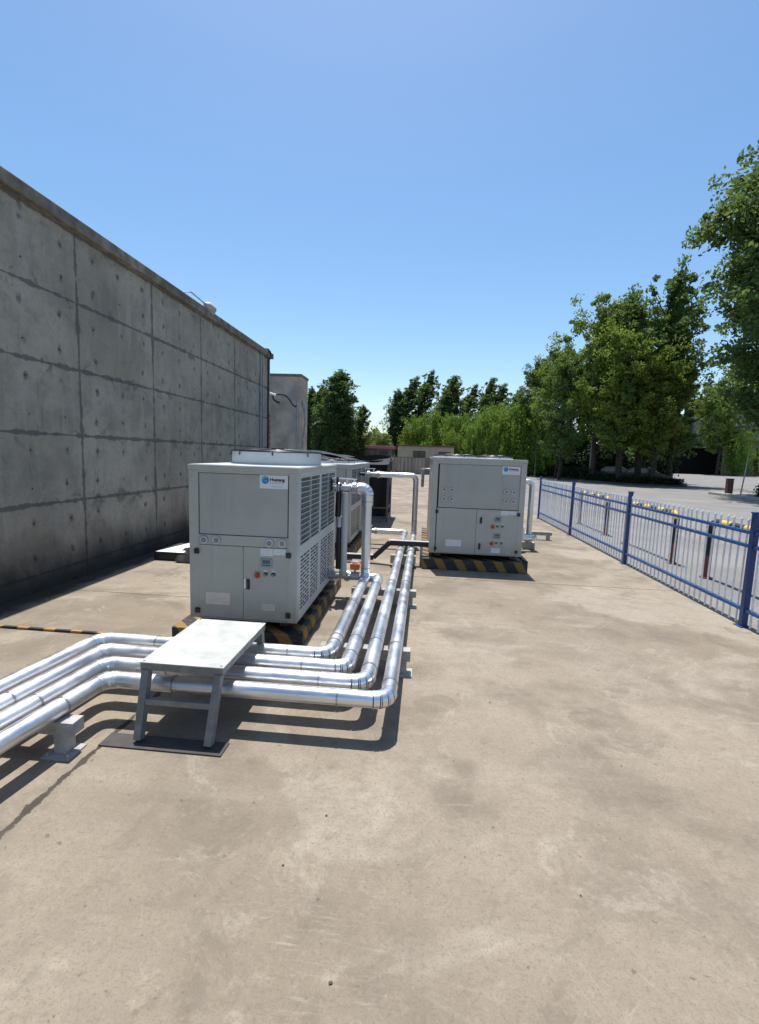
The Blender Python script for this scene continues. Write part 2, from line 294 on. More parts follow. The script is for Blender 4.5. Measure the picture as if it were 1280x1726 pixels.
def empty(name,loc=(0,0,0),label=None,cat=None,group=None,rz=0):
    o=bpy.data.objects.new(name,None); col.objects.link(o); o.location=loc; o.rotation_euler=(0,0,rz); o.empty_display_size=.1
    return tag(o,label,cat,group)
def kids(o): return [c for c in col.objects if c.parent==o]
def copy_tree(o,parent=None):
    c=o.copy(); col.objects.link(c); c.parent=parent
    for k in kids(o): copy_tree(k,c)
    return c
def text_mesh(s,size,name,mat,parent,loc,bold=.0,ext=.0008):
    cu=bpy.data.curves.new('t','FONT'); cu.body=s; cu.size=size; cu.extrude=ext; cu.offset=bold; cu.resolution_u=3
    o=bpy.data.objects.new('t',cu); col.objects.link(o); bpy.context.view_layer.update()
    me=bpy.data.meshes.new_from_object(o.evaluated_get(bpy.context.evaluated_depsgraph_get())); bpy.data.objects.remove(o); bpy.data.curves.remove(cu)
    me.name=name; me.materials.clear(); me.materials.append(mat); q=bpy.data.objects.new(name,me); col.objects.link(q); q.parent=parent
    q.location=loc; q.rotation_euler=(R_(90),0,0); return q
# ---------------------------------------------------------------- ground, yard, road
tag(MB().add([(-900,-200,-.02),(900,-200,-.02),(900,1500,-.02),(-900,1500,-.02)],[(0,1,2,3)]).build('ground',M['soil']),kind='structure')
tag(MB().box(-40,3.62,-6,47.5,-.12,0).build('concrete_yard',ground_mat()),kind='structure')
tag(MB().add([(3.62,-6,-.006),(120,-6,-.006),(300,300,-.006),(3.62,300,-.006)],[(0,1,2,3)]).build('road',asphalt_mat()),kind='structure')
# ---------------------------------------------------------------- walls on the left
wl_=empty('concrete_wall',(0,0,0),'long tall grey formed concrete wall with panel seams, left of the yard','wall')
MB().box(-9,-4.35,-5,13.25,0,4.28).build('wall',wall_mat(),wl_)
mb=MB(); y=-5
while y<13.3:
    y2=min(y+9.3,13.33); mb.box(-9.05,-4.27,y,y2-.006,4.28,4.42,0,.012); y=y2
mb.build('coping',M['coping'],wl_)
MB().cyl((-4.335,12.45,0),(-4.335,12.45,4.28),.018,8).build('conduit',M['steeld'],wl_)
MB().cyl((-4.335,12.62,0),(-4.335,12.62,4.28),.018,8).build('conduit',M['steeld'],wl_)
MB().tube([(-4.33,13.05,0),(-4.33,13.05,4.2),(-4.28,13.05,4.27),(-4.25,12.98,4.40),(-4.27,12.85,4.45),(-4.4,12.7,4.44)],.022,8).build('cable',M['black'],wl_)
vs_=empty('vertical_sign',(-4.35,13.14,1.6),'narrow dark red vertical sign strip at the end of the long concrete wall','sign')
MB().box(0,.03,-.06,.10,0,1.15,0).build('sign_board',paint('sign_red',(.20,.05,.05),.6),vs_)
mb=MB(); rr=random.Random(4)
for k in range(7):
    z=1.08-k*.155
    for q in range(4): mb.box(.031,.034,-.03+.0,.07,z-.018-q*.027,z-.010-q*.027)
    mb.box(.031,.035,-.02+rr.random()*.03,-.008+rr.random()*.02+.02,z-.11,z)
    mb.box(.031,.035,.045,.055,z-.10+rr.random()*.03,z)
mb.build('lettering',M['whitef'],vs_)
w2=empty('concrete_wall',(0,20,0),'stained beige-grey concrete end wall standing beyond the long wall','wall')
MB().box(-9,-5.22,0,1.2,0,4.9,0,.03).build('wall',M['wall2'],w2); MB().box(-9.03,-5.19,-.03,1.23,4.9,5.0,0,.02).build('coping',M['coping'],w2)
mb=MB().cyl((-5.36,-.03,0),(-5.36,-.03,3.9),.028,8); mb.build('downpipe',M['steeld'],w2)
mb=MB().tube([(-5.15,.1,0),(-5.15,.1,1.6),(-5.12,.1,2.3),(-5.04,.1,2.9),(-5.06,.1,3.4),(-5.16,.1,3.9)],.05,8); mb.build('bulging_pipe',M['whitef'],w2)
cc=empty('cctv_camera',(-6.1,20,4.0),'small white security camera with looping black cable on the beige concrete end wall','security camera')
MB().cyl((-.36,-.42,.13),(-.12,-.30,.06),.055,12).build('camera_housing',M['white'],cc)
MB().tube([(-.24,-.36,.05),(-.2,-.3,-.12),(-.1,-.2,-.2),(-.05,0,-.2)],.035,8).build('bracket',M['black'],cc)
MB().tube([(-.14,-.28,.08),(.05,-.1,.13),(.25,-.04,.08),(.42,-.04,-.1),(.55,-.04,-.3),(.66,-.04,-.36),(.74,-.04,-.28)],.022,8).build('cable',M['black'],cc)
fl=empty('floodlight',(-4.35,9.3,4.42),'round grey floodlight on a thin bent arm above the long concrete wall','lamp')
MB().tube([(-.35,-.55,0.0),(.0,-.92,.03),(.03,-.66,.12),(.05,-.08,.07)],.012,8).build('arm',M['steeld'],fl)
mb=MB().tube([(.03,-.12,.08),(.06,-.06,.06),(.09,.03,.02),(.105,.07,.005)],[.035,.085,.10,.10],18); mb.build('lamp_housing',M['steeld'],fl)
MB().cyl((.106,.072,.004),(.11,.082,.001),.09,18).build('lens',M['silverlbl'],fl)
# covered slab pile by the wall
sp=empty('covered_slab_pile',(-3.6,6.75,0),'low pale slab half covered by black plastic sheet beside the concrete wall','pile')
MB().box(-.42,.9,.0,.75,.0,.13,0,.02).build('slab',M['dark'],sp)
MB().add([(-.40,.01,.134),(.05,.0,.134),(.16,.6,.22),(-.05,.72,.19)],[(0,1,2,3)]).build('slab_top',M['white'],sp)
mb=MB(); nx,ny=26,14; vs=[];fs=[]
rr=random.Random(3)
for j in range(ny):
    for i in range(nx):
        u=i/(nx-1); v=j/(ny-1); x=-.05+u*1.05+.14*v*(1-u); yy=-.09+v*.85-.03*math.sin(u*9)
        z=.02+.24*min(1,v*3.2)**.7*(.6+.4*min(1,u*3+v*.3))+.012*math.sin(u*31+v*9)+rr.uniform(-.006,.006)
        if v>.9: z*=.75
        vs.append((x,yy,z))
for j in range(ny-1):
    for i in range(nx-1): a=j*nx+i; fs.append((a,a+1,a+nx+1,a+nx))
mb.add(vs,fs,0,True).build('plastic_sheet',M['tarp'],sp)
MB().add([(.22,.02,.285),(.7,.02,.285),(.7,.2,.30),(.16,.2,.30)],[(0,1,2,3)]).build('upper_slab',M['white'],sp)
MB().box(.12,.75,.15,.6,.30,.35,0,.01).build('upper_slab',M['white'],sp)
# ---------------------------------------------------------------- chillers
def gauge(mb,x,y,z,r):
    mb.tube([(x,y+.001,z),(x,y-.012,z)],r,18,0); mb.tube([(x,y-.012,z),(x,y-.0135,z)],r*.80,18,1); mb.tube([(x,y-.0135,z),(x,y-.0155,z)],r*.55,14,2); mb.beam((x-r*.3,y-.0165,z-r*.1),(x+r*.35,y-.0165,z+r*.3),.003,.002,0); mb.cyl((x,y-.0155,z),(x,y-.018,z),r*.14,8,0)
def grille(par,x,y0,y1,z0,z1,rows,sg=1):
    mb=MB(); fr=.014; xa,xb=x-.004*sg,x+.002*sg
    mb.box(xa,xb,y0,y1,z0,z0+fr); mb.box(xa,xb,y0,y1,z1-fr,z1); mb.box(xa,xb,y0,y0+fr,z0+fr,z1-fr); mb.box(xa,xb,y1-fr,y1,z0+fr,z1-fr)
    ym=(y0+y1)/2; mb.box(x-.010*sg,x+.002*sg,ym-.009,ym+.009,z0+fr,z1-fr)
    for k in range(1,rows): z=z0+(z1-z0)*k/rows; mb.box(x-.0035*sg,x+.003*sg,y0+.002,y1-.002,z-.0033,z+.0033)
    nv=int((y1-y0)/.028)
    for k in range(1,nv): y=y0+(y1-y0)*k/nv; mb.box(x-.0085*sg,x-.0065*sg,y-.0013,y+.0013,z0+.002,z1-.002)
    return mb.build('coil_grille',M['cabl'],par)
def louvre(par,x,y0,y1,z0,z1,rows,sg=1):
    mb=MB(); xa,xb=x-.001*sg,x+.0008*sg; m=.035; ym=(y0+y1)/2
    mb.box(xa,xb,y0,y1,z0,z0+m); mb.box(xa,xb,y0,y1,z1-m,z1); mb.box(xa,xb,y0,y0+m,z0+m,z1-m); mb.box(xa,xb,y1-m,y1,z0+m,z1-m); mb.box(xa,xb,ym-.03,ym+.03,z0+m,z1-m)
    h=(z1-z0-2*m)/rows
    for k in range(rows):
        za=z0+m+k*h; mb.box(xa,xb,y0+m,ym-.03,za+h*.56,za+h); mb.box(xa,xb,ym+.03,y1-m,za+h*.56,za+h)
        for a,b in ((y0+m,ym-.03),(ym+.03,y1-m)):
            L=b-a; cuts=(.5,) if k%2 else (.28,.72)
            for c_ in cuts: mb.box(xa,xb,a+L*c_-.012,a+L*c_+.012,za,za+h*.56)
    return mb.build('louvre_panel',M['cabl'],par)
def chiller(loc,W,D,H,label,lay,fan=None,bays=2,vis='right'):
    t=empty('air_cooled_chiller',loc,label,'chiller')
    P=.085; cabm=MB()
    # frame: posts and rails, butted
    for xa in (0,W-P):
        cabm.box(xa,xa+P,0,P,0,H-.045,0,.004)
        cabm.box(xa,xa+P,D-P,D,0,H-.045,0,.004)
    cabm.box(P,W-P,.0,.03,lay['up'][3],H-.045); cabm.box(P,W-P,.0,.03,0,lay['doorz'][0]-.003)
    if lay['band']: cabm.box(P,W-P,.002,.03,lay['band'][0],lay['band'][1])
    cabm.box(P,W-P,D-.03,D,0,H-.045)
    cabm.box(0,.02,P,D-P,0,H-.045)
    cabm.build('cabinet_frame',M['cab'],t)
    for x in (.03,W-.03):
        for z in (.06,.45,.85,H-.10): mb=MB().cyl((x,.001,z),(x,-.003,z),.0065,8); mb.build('screw',M['steeld'],t)
    MB().box(.024,W-.05,.034,D-.034,.01,H-.05).build('coil_pack',M['coil'],t)
    MB().box(-.006,W+.006,-.006,D+.006,H-.045,H,0,.006).build('roof_panel',M['cab'],t); MB().box(.01,W-.01,.01,D-.01,H+.0005,H+.004).build('sunlit_roof_overlay',M['roofp'],t)
    x0,x1,z0,z1=lay['up']; up=MB().box(x0+.004,x1-.010,.010,.03,z0+.004,z1-.004,0,.003).build('upper_panel',M['cab2'],t)
    MB().box(x0-.002,x1+.002,.0305,.033,lay['doorz'][0],z1+.003).build('panel_gap_shade',M['dark'],t)  # dark backing sheet, stands in for the shade in the panel gaps
    xd0,xm,xd1=lay['doorx']; dz0,dz1=lay['doorz']
    dl=MB().box(xd0+.003,xm-.002,.003,.029,dz0,dz1-.003,0,.003).build('door',M['cab'],t); dr=MB().box(xm+.002,xd1-.003,.003,.029,dz0,dz1-.003,0,.003).build('door',M['cab'],t)
    for x,zz,d in ((xd0,dz1-.06,dl),(xd0,dz0+.06,dl),(xd1,dz1-.06,dr),(xd1,dz0+.06,dr)):
        MB().box(x-.021,x+.021,-.019,.002,zz-.024,zz+.024,0,.005).build('hinge',M['black'],d)
    g=0
    for (x,z) in lay['dials']:
        mb=MB(); gauge(mb,x,(.002 if lay['band'] else .010),z,.042); mb.build('pressure_gauge',[M['steeld'],M['silverlbl'],M['inkg']],t)
    for (x,z) in lay['handles']:
        mb=MB().box(x-.016,x+.016,-.006,.003,z-.048,z+.048,0,.004); mb.box(x-.010,x+.010,-.02,-.006,z-.038,z+.030,0,.004); mb.build('door_handle',M['black'],dr)
    for (xa,za,xb,zb,mk) in lay['plates']:
        p=MB().box(xa,xb,-.0012,.003,zb,za).build('nameplate',M[mk],t)
        mb=MB(); rr=random.Random(int(xa*1000)+5); z=za-.014
        while z>zb+.012:
            x=xa+.01
            while x<xb-.02:
                l=rr.uniform(.008,.03); mb.box(x,min(x+l,xb-.01),-.0018,-.001,z-.0028,z); x+=l+rr.uniform(.004,.012)
            z-=.0125
        mb.build('small_print',M['steeld'],p)
    for (x,z) in lay['disp']:
        d=MB().box(x-.052,x+.052,-.010,.003,z-.038,z+.038,0,.004).build('control_display',M['dispb'],t)
        MB().box(x-.034,x+.034,-.012,-.009,z-.004,z+.027).build('lcd_screen',M['lcd'],d)
        mb=MB()
        for k in range(5): mb.box(x-.036+k*.016,x-.027+k*.016,-.0125,-.009,z-.026,z-.014)
        mb.build('keypad',M['ink'],d)
    for (x,z,k) in lay['knobs']:
        if k=='r':
            q=MB().box(x-.028,x+.028,-.004,.003,z-.028,z+.034,0,.003).build('isolator_switch',M['hazyl'],t)
            mb=MB().cyl((x,-.004,z-.002),(x,-.016,z-.002),.026,16); mb.box(x-.010,x+.010,-.032,-.016,z-.026,z+.022,0,.003); mb.build('switch_knob',M['red'],q)
        else:
            q=MB().cyl((x,.003,z),(x,-.007,z),.019,16).build('push_button',M['black'],t); MB().cyl((x,-.007,z-.004),(x,-.014,z-.004),.012,12).build('button_lens',M['green' if k=='g' else 'inkg'],q)
            MB().box(x-.016,x+.016,-.003,.003,z+.022,z+.034).build('button_label',M['label'],t)
    if lay['logo']:
        xa,za,xb,zb=lay['logo']; yl=.010
        st=MB().box(xa,xb,yl-.0015,yl+.002,zb,za).build('logo_sticker',M['label'],up)
        h=za-zb; r=h*.29; cx=xa+h*.42; cz=za-h*.37
        mb=MB().cyl((cx,yl-.0015,cz),(cx,yl-.0025,cz),r,24,0)
        pts=[(cx-r*.8*math.cos(a)+0,yl-.0030,cz+r*.75*math.sin(a)-r*.05) for a in [R_(q) for q in range(-30,135,15)]]
        for i in range(len(pts)-1): mb.beam(pts[i],pts[i+1],.0012,r*.26*(1-abs(i-5)/9),1,up=(0,-1,0)) if False else mb.tube([pts[i],pts[i+1]],r*.15*(1-abs(i-5)/9),6,1)
        mb.cyl((cx+r*.15,yl-.0025,cz-r*.22),(cx+r*.15,yl-.0033,cz-r*.22),r*.16,10,1); mb.build('emblem',[M['blue'],M['lblue']],up)
        fs_=h*.33; text_mesh('Huateng',fs_,'lettering',M['ink'],up,(cx+r*1.25,yl-.0022,za-h*.43),.0014)
        mb=MB(); x=cx+r*1.3; rr=random.Random(9)
        while x<xb-.03:
            mb.box(x,x+.011,yl-.0022,yl-.0012,za-h*.62,za-h*.60); mb.box(x+.002,x+.005,yl-.0022,yl-.0012,za-h*.60,za-h*.52); mb.box(x,x+.012,yl-.0022,yl-.0012,za-h*.52,za-h*.505); x+=.0185
        x=cx+r*1.6; mb.box(x,xb-.05,yl-.0020,yl-.0012,zb+h*.14,zb+h*.16)
        mb.build('small_print',M['inkg'],up)
    # right side
    L=(D-2*P+.0)/bays
    zs=lay['split']
    mb=MB(); xs=W
    mb.box(W-.03,W-.0,P,D-P,zs[3],H-.045); mb.box(W-.03,W,P,D-P,0,zs[0]); mb.box(W-.028,W-.002,P,D-P,zs[1],zs[2])
    for k in range(1,bays): y=P+L*k; mb.box(W-.03,W-.001,y-.03,y+.03,zs[0],zs[1]); mb.box(W-.03,W-.001,y-.03,y+.03,zs[2],zs[3])
    mb.build('side_frame',M['cabl'],t)
    for k in range(bays):
        ya=P+L*k+(.032 if k else .002); yb=P+L*(k+1)-(.032 if k<bays-1 else .002)
        grille(t,W-.003,ya,yb,zs[2]+.002,zs[3]-.002,13)
        louvre(t,W-.003,ya,yb,zs[0]+.002,zs[1]-.002,15)
    for (cx,cy,r,hh) in (fan or []):
        n=40; mb=MB()
        for rad,flip in ((r,0),(r-.012,1)):
            vs=[];fs=[]
            for zz in (0,hh): vs+=[(cx+rad*math.cos(2*math.pi*j/n),cy+rad*math.sin(2*math.pi*j/n),H+zz) for j in range(n)]
            for j in range(n): f=(j,(j+1)%n,n+(j+1)%n,n+j); fs.append(f[::-1] if flip else f)
            mb.add(vs,fs,0,True)
        vs=[(cx+rad*math.cos(2*math.pi*j/n),cy+rad*math.sin(2*math.pi*j/n),H+hh) for rad in (r,r-.012) for j in range(n)]; mb.add(vs,[(j,(j+1)%n,n+(j+1)%n,n+j) for j in range(n)],0)
        mb.tube([(cx+(r+.012)*math.cos(2*math.pi*j/n),cy+(r+.012)*math.sin(2*math.pi*j/n),H+.006) for j in range(n+1)],.010,6)
        s_=mb.build('fan_shroud',M['roofp'],t)
        mb=MB()
        for rad in (r*.25,r*.45,r*.65,r*.85,r+.004): mb.tube([(cx+rad*math.cos(2*math.pi*j/32),cy+rad*math.sin(2*math.pi*j/32),H+hh+.010+.025*(1-rad/r)) for j in range(33)],.006,6)
        for k in range(8): a=k*math.pi/4+.2; mb.tube([(cx+.06*math.cos(a),cy+.06*math.sin(a),H+hh+.035),(cx+(r+.006)*math.cos(a),cy+(r+.006)*math.sin(a),H+hh+.012),(cx+(r+.012)*math.cos(a),cy+(r+.012)*math.sin(a),H+hh-.03)],.006,6)
        mb.cyl((cx,cy,H+hh+.01),(cx,cy,H+hh+.045),.07,12); mb.build('fan_guard',M['black'],s_)
        mb=MB()
        for k in range(5):
            a=k*2*math.pi/5; b=a+.55; c1=math.cos; s1=math.sin
            mb.add([(cx+.06*c1(a),cy+.06*s1(a),H+hh*.5),(cx+r*.9*c1(a),cy+r*.9*s1(a),H+hh*.3),(cx+r*.9*c1(b),cy+r*.9*s1(b),H+hh*.8),(cx+.06*c1(b),cy+.06*s1(b),H+hh*.7)],[(0,1,2,3)])
        mb.build('fan_blade',M['dark'],s_)
    mb=MB()
    for x in (.09,W-.17): mb.box(x,x+.09,.05,D-.05,-.05,-.001)
    mb.build('skid',M['dark'],t)
    return t
M['hazyl']=paint('switch_plate_yellow',(.45,.36,.10),.5)
z1=.18
lay1=dict(up=(.089,.905,.772,1.322),band=(.681,.770),doorx=(.072,.496,.912),doorz=(.012,.679),dials=[(.138,.722),(.254,.724),(.736,.720),(.853,.722)],
 handles=[(.543,.338)],plates=[(.150,.244,.378,.134,'silverlbl'),(.656,.669,.766,.605,'label'),(.773,.670,.880,.618,'label'),(.667,.166,.790,.105,'silverlbl'),(.503,.384,.524,.298,'white')],
 disp=[(.711,.541)],knobs=[(.629,.429,'r'),(.703,.438,'g'),(.774,.438,'b')],logo=(.643,1.319,.895,1.202),split=(.05,.64,.675,1.315))
chiller((-2.045,4.0,z1),.99,1.82,1.39,'large grey chiller cabinet in the left foreground with one tall fan ring on its roof',lay1,fan=[(.535,.86,.455,.125)])
lay2=dict(up=(.105,1.318,.705,1.368),band=None,doorx=(.095,.695,1.315),doorz=(.010,.702),dials=[(x-.165,z-.245) for x,z in ((.355,1.225),(.467,1.225),(.357,1.085),(.468,1.085),(1.283,1.222),(1.394,1.222),(1.282,1.082),(1.394,1.082))],
 handles=[(.765,.533),(.762,.131)],plates=[(.25,.216,.483,.117,'label'),(1.056,.690,1.165,.625,'label'),(1.173,.689,1.282,.636,'label'),(.94,.115,1.072,.044,'label')],
 disp=[(1.012,.558),(1.018,.305)],knobs=[(.945,.443,'r'),(1.013,.452,'g'),(1.087,.453,'b'),(.944,.186,'r'),(1.013,.196,'g'),(1.087,.196,'b')],logo=(1.038,1.359,1.30,1.239),split=(.05,.64,.675,1.38))
chiller((.165,7.2,.245),1.395,2.9,1.46,'grey chiller cabinet right of the pipe run with eight pressure gauges on its front',lay2,fan=[(.42,.75,.36,.03),(1.0,.75,.30,.03),(.42,2.0,.36,.03)],bays=3)
lay3=dict(up=(.089,.905,.70,1.26),band=(.61,.698),doorx=(.075,.496,.915),doorz=(.012,.607),dials=[(.138,.655),(.254,.655)],handles=[(.55,.33)],plates=[(.150,.24,.378,.134,'silverlbl')],disp=[(.71,.5)],knobs=[(.63,.4,'r')],logo=None,split=(.05,.58,.615,1.26))
chiller((-2.16,7.85,.2),.99,2.75,1.335,'grey chiller cabinet standing behind the foreground chiller, mostly hidden by it',lay3,fan=[(.5,.8,.42,.04),(.5,1.95,.42,.04)])
# plinths
def plinth(x0,x1,y0,y1,h,label):
    t=empty('plinth',((x0+x1)/2,(y0+y1)/2,0),label,'plinth'); X=(x1-x0)/2;Y=(y1-y0)/2
    MB().box(-X,X,-Y,Y,0,h,0,.012).build('plinth_block',M['hazx'],t)
    mb=MB()
    mb.box(X-.05,X,-Y,Y,h+.001,h+.028,0,.006); mb.build('edge_strip',M['hazx'],t); return t
plinth(-2.19,-.98,3.93,5.95,.102,'yellow and black striped plinth under the large foreground chiller')
plinth(.06,1.655,7.13,10.3,.165,'yellow and black striped plinth under the chiller right of the pipes')
plinth(-2.3,-1.08,7.75,10.7,.12,'striped plinth under the chiller behind the foreground one')
# ---------------------------------------------------------------- pipes
PR=.054
def elbow_pts(p,a,b,r,n=4):
    p=Vector(p);a=Vector(a).normalized();b=Vector(b).normalized()   # in dir a, out dir b
    s=p-a*r; c=s+b*r; out=[]
    for k in range(n+1):
        th=math.pi/2*k/n; out.append(c-b*r*math.cos(th)+a*r*math.sin(th))
    return out
def build_run(t,pts,r=PR,er=.11,mat='alu',bands=()):
    pts=[Vector(p) for p in pts]; cur=pts[0]
    for i in range(1,len(pts)):
        if i<len(pts)-1:
            a=(pts[i]-pts[i-1]).normalized(); b=(pts[i+1]-pts[i]).normalized(); ang=a.angle(b); tl=er*math.tan(ang/2)
            s=pts[i]-a*tl; e=pts[i]+b*tl; MB().tube([cur,s],r,28).build('straight_pipe',M[mat],t)
            nrm=a.cross(b).normalized(); inward=nrm.cross(a); c=s+inward*er; ep=[]
            n=4
            for k in range(n+1): ep.append(c+Matrix.Rotation(ang*k/n,3,nrm)@(s-c))
            mb=MB(); 
            for k in range(n): mb.tube([ep[k]-(ep[k+1]-ep[k])*.04,ep[k+1]+(ep[k+1]-ep[k])*.04],r+.0025+.0006*(k%2),28)
            for k in range(n+1):
                d=(ep[min(k+1,n)]-ep[max(k-1,0)]).normalized(); mb.tube([ep[k]-d*.003,ep[k]+d*.003],r+.0042,28)
            mb.build('pipe_elbow',M[mat],t); cur=e
        else: MB().tube([cur,pts[i]],r,28).build('straight_pipe',M[mat],t)
    for (p,d) in bands:
        p=Vector(p);d=Vector(d).normalized(); MB().tube([p-d*.005,p+d*.005],r+.004,28).build('seam_band',M['band'],t)
def valve(t,p,d,r=.05,handle='lever',col_='steel'):
    p=Vector(p); d=Vector(d).normalized(); mb=MB()
    for o,w_,k in ((-.105,.014,1.35),(-.082,.014,1.35),(.082,.014,1.35),(.105,.014,1.35)): mb.tube([p+d*(o-w_/2),p+d*(o+w_/2)],r*k,20)
    mb.tube([p-d*.16,p+d*.16],r*.72,16); mb.tube([p-d*.06,p+d*.06],r*1.02,16)
    for o in (-.094,.094):
        for k in range(6):
            a=k*math.pi/3; q=d.orthogonal().normalized(); u=Matrix.Rotation(a,3,d)@q; mb.cyl(p+d*(o-.03)+u*r*1.12,p+d*(o+.03)+u*r*1.12,.008,6)
    v=mb.build('valve',M[col_],t)
    mb=MB().cyl(p,p+Vector((0,0,r*2.0)),.014,10)
    if handle=='lever': mb.box(p.x-.17,p.x+.03,p.y-.012,p.y+.012,p.z+r*2,p.z+r*2+.012,0,.003); mb.build('valve_handle',M['white'],v)
    elif handle=='box':
        mb.build('valve_stem',M['steel'],v); z=p.z+r*1.7; MB().box(p.x-.055,p.x+.055,p.y-.05,p.y+.05,z,z+.075,0,.012).build('actuator',M['orange'],v); MB().box(p.x-.035,p.x+.035,p.y-.035,p.y+.035,z+.076,z+.10,0,.008).build('actuator_cap',M['silver'],v)
    else:
        w=p+Vector((0,0,r*2)); mb.tube([w+Vector((.07*math.cos(a*math.pi/8),.07*math.sin(a*math.pi/8),0)) for a in range(17)],.008,6); mb.beam(w-Vector((.07,0,0)),w+Vector((.07,0,0)),.01,.01); mb.beam(w-Vector((0,.07,0)),w+Vector((0,.07,0)),.01,.01); mb.build('hand_wheel',M['red'],v)
ZP=.25
XR=[-.61,-.455,-.295,-.142]; YC=[3.235,3.045,2.85,2.66]; XL=[-2.36,-2.20,-2.055,-1.915]; BY=[3.53,3.53,3.49,3.45]
names=['innermost silver clad pipe, rising into the tall upright beside the foreground chiller','silver clad pipe second from the foreground chiller, ending at the orange valve','silver clad pipe third from the foreground chiller, ending low at the far chiller','outermost silver clad pipe, rising to the thin gantry by the far chiller']
runs=[]
for k in range(4):
    t=empty('insulated_pipe',(0,0,0),names[k],'pipe'); sl_=.10; yE=-.4
    base=[(XL[k]-sl_*(YC[k]-yE),yE,ZP),(XL[k],YC[k],ZP),(XR[k],YC[k],ZP)]
    bands=[((XR[k],BY[k],ZP),(0,1,0)),((XR[k],YC[k]+.19,ZP),(0,1,0)),((XL[k]-sl_*(YC[k]-2.33),2.33,ZP),(sl_,1,0)),((XL[k]-sl_*(YC[k]-1.2),1.2,ZP),(sl_,1,0)),((XR[k]-.30,YC[k],ZP),(1,0,0)),((XL[k]+.45,YC[k],ZP),(1,0,0))]
    if k==0:
        build_run(t,base+[(XR[k],5.42,ZP),(XR[k],5.42,1.12)],PR,.10,bands=bands+[((XR[k],4.4,ZP),(0,1,0)),((XR[k],5.42,.38),(0,0,1))])
        build_run(t,[(XR[k],5.42,1.12),(XR[k],5.42,1.315),(-.72,5.42,1.315)],PR+.013,.072,bands=[((XR[k],5.42,1.17),(0,0,1))])
        valve(t,(-.86,5.42,1.315),(1,0,0),.05,'lever'); valve(t,(-.80,5.62,1.31),(1,0,0),.045,'lever')
        MB().tube([(-1.06,5.42,1.315),(-.95,5.42,1.315)],.045,16).build('branch_pipe',M['steel'],t)
        MB().cyl((-.96,5.38,1.32),(-.96,5.38,1.44),.014,8).build('thermometer',M['black'],t); MB().cyl((-1.02,5.34,1.28),(-1.02,5.34,1.42),.014,8).build('thermometer',M['black'],t)
    elif k==1:
        build_run(t,base+[(XR[k],5.47,ZP),(-.60,5.47,ZP)],PR,.07,bands=bands+[((XR[k],5.1,ZP),(0,1,0))])
        valve(t,(-.74,5.47,ZP+.01),(1,0,0),.05,'box'); valve(t,(-.92,5.47,ZP+.01),(1,0,0),.045,'none' if False else 'lever')
        MB().tube([(-1.06,5.47,ZP),(-.97,5.47,ZP)],.04,14).build('branch_pipe',M['steel'],t)
    elif k==2:
        build_run(t,base+[(XR[k]+.03,9.0,ZP),(-.80,9.0,ZP)],PR,.09,bands=bands+[((XR[k]+.01,5.25,ZP),(0,1,0))])
        mb=MB().tube([(XR[k]+.018,7.03,ZP),(XR[k]+.018,7.13,ZP)],PR+.008,24); mb.build('clamp',M['steeld'],t)
        valve(t,(-.93,9.0,ZP),(1,0,0),.045,'lever'); MB().tube([(-1.17,9.0,ZP),(-1.07,9.0,ZP)],.035,14).build('branch_pipe',M['steel'],t)
    else:
        build_run(t,base+[(XR[k]+.045,8.9,ZP),(XR[k]+.045,8.9,1.345),(-.78,8.9,1.345)],PR-.004,.085,bands=bands+[((XR[k]+.02,5.25,ZP),(0,1,0)),((XR[k]+.045,8.9,.5),(0,0,1))])
        mb=MB().tube([(XR[k]+.025,7.0,ZP),(XR[k]+.025,7.10,ZP)],PR+.006,24); mb.build('clamp',M['steeld'],t)
        valve(t,(-.90,8.9,1.345),(1,0,0),.05,'lever'); MB().tube([(-1.17,8.9,1.345),(-1.06,8.9,1.345)],.03,14).build('branch_pipe',M['dark'],t)
t=empty('vertical_header',(-.93,5.4,0),'black lagged upright hose on the side of the foreground chiller','pipe')
MB().tube([(-.0,0,.36),(0,0,.86)],.035,16).build('lower_hose',M['black'],t); MB().tube([(0,0,.86),(0,0,.98)],.042,16).build('coupling',M['steel'],t); MB().tube([(-.02,0,.98),(-.01,0,1.36)],.035,16).build('upper_hose',M['black'],t)
t=empty('vertical_header',(-.865,5.38,0),'silver upright pipe between the black hose and the tall clad upright','pipe')
MB().tube([(0,0,.32),(0,0,1.23)],.036,18).build('straight_pipe',M['cabl'],t); MB().tube([(0,0,1.23),(0,0,1.27)],.05,18).build('flange',M['steel'],t); MB().tube([(0,0,.29),(0,0,.32)],.05,18).build('flange',M['steel'],t)
# pipes right of the right chiller
t=empty('insulated_pipe',(0,0,0),'silver clad pipe loop standing right of the gauge-fronted chiller','pipe')
build_run(t,[(1.56,9.3,1.30),(2.13,9.3,1.30),(2.13,9.3,.2)],.052,.09); MB().tube([(2.13,9.3,.2),(2.13,9.3,.13)],.066,18).build('flange',M['steel'],t)
MB().box(2.02,2.24,9.2,9.4,.0,.13,0,.01).build('foot_block',M['conc'],t)
t=empty('insulated_pipe',(0,0,0),'low silver clad pipe at the right foot of the gauge-fronted chiller','pipe')
build_run(t,[(1.70,10.6,.25),(2.20,9.05,.25),(1.3,8.85,.25)],.055,.07)
t=empty('insulated_pipe',(0,0,0),'curved white bend pipe low beside the gauge-fronted chiller','pipe')
MB().tube([(1.56,8.9,.62),(1.74,8.9,.62),(1.86,8.92,.54),(1.93,8.95,.40),(1.95,8.97,.26)],.042,16).build('pipe_bend',M['alu'],t); MB().tube([(1.80,9.6,1.2),(1.80,9.6,.3)],.04,14).build('riser',M['alud'],t)
MB().tube([(1.90,9.7,1.1),(1.90,9.7,.3)],.03,14).build('riser',M['steeld'],t)
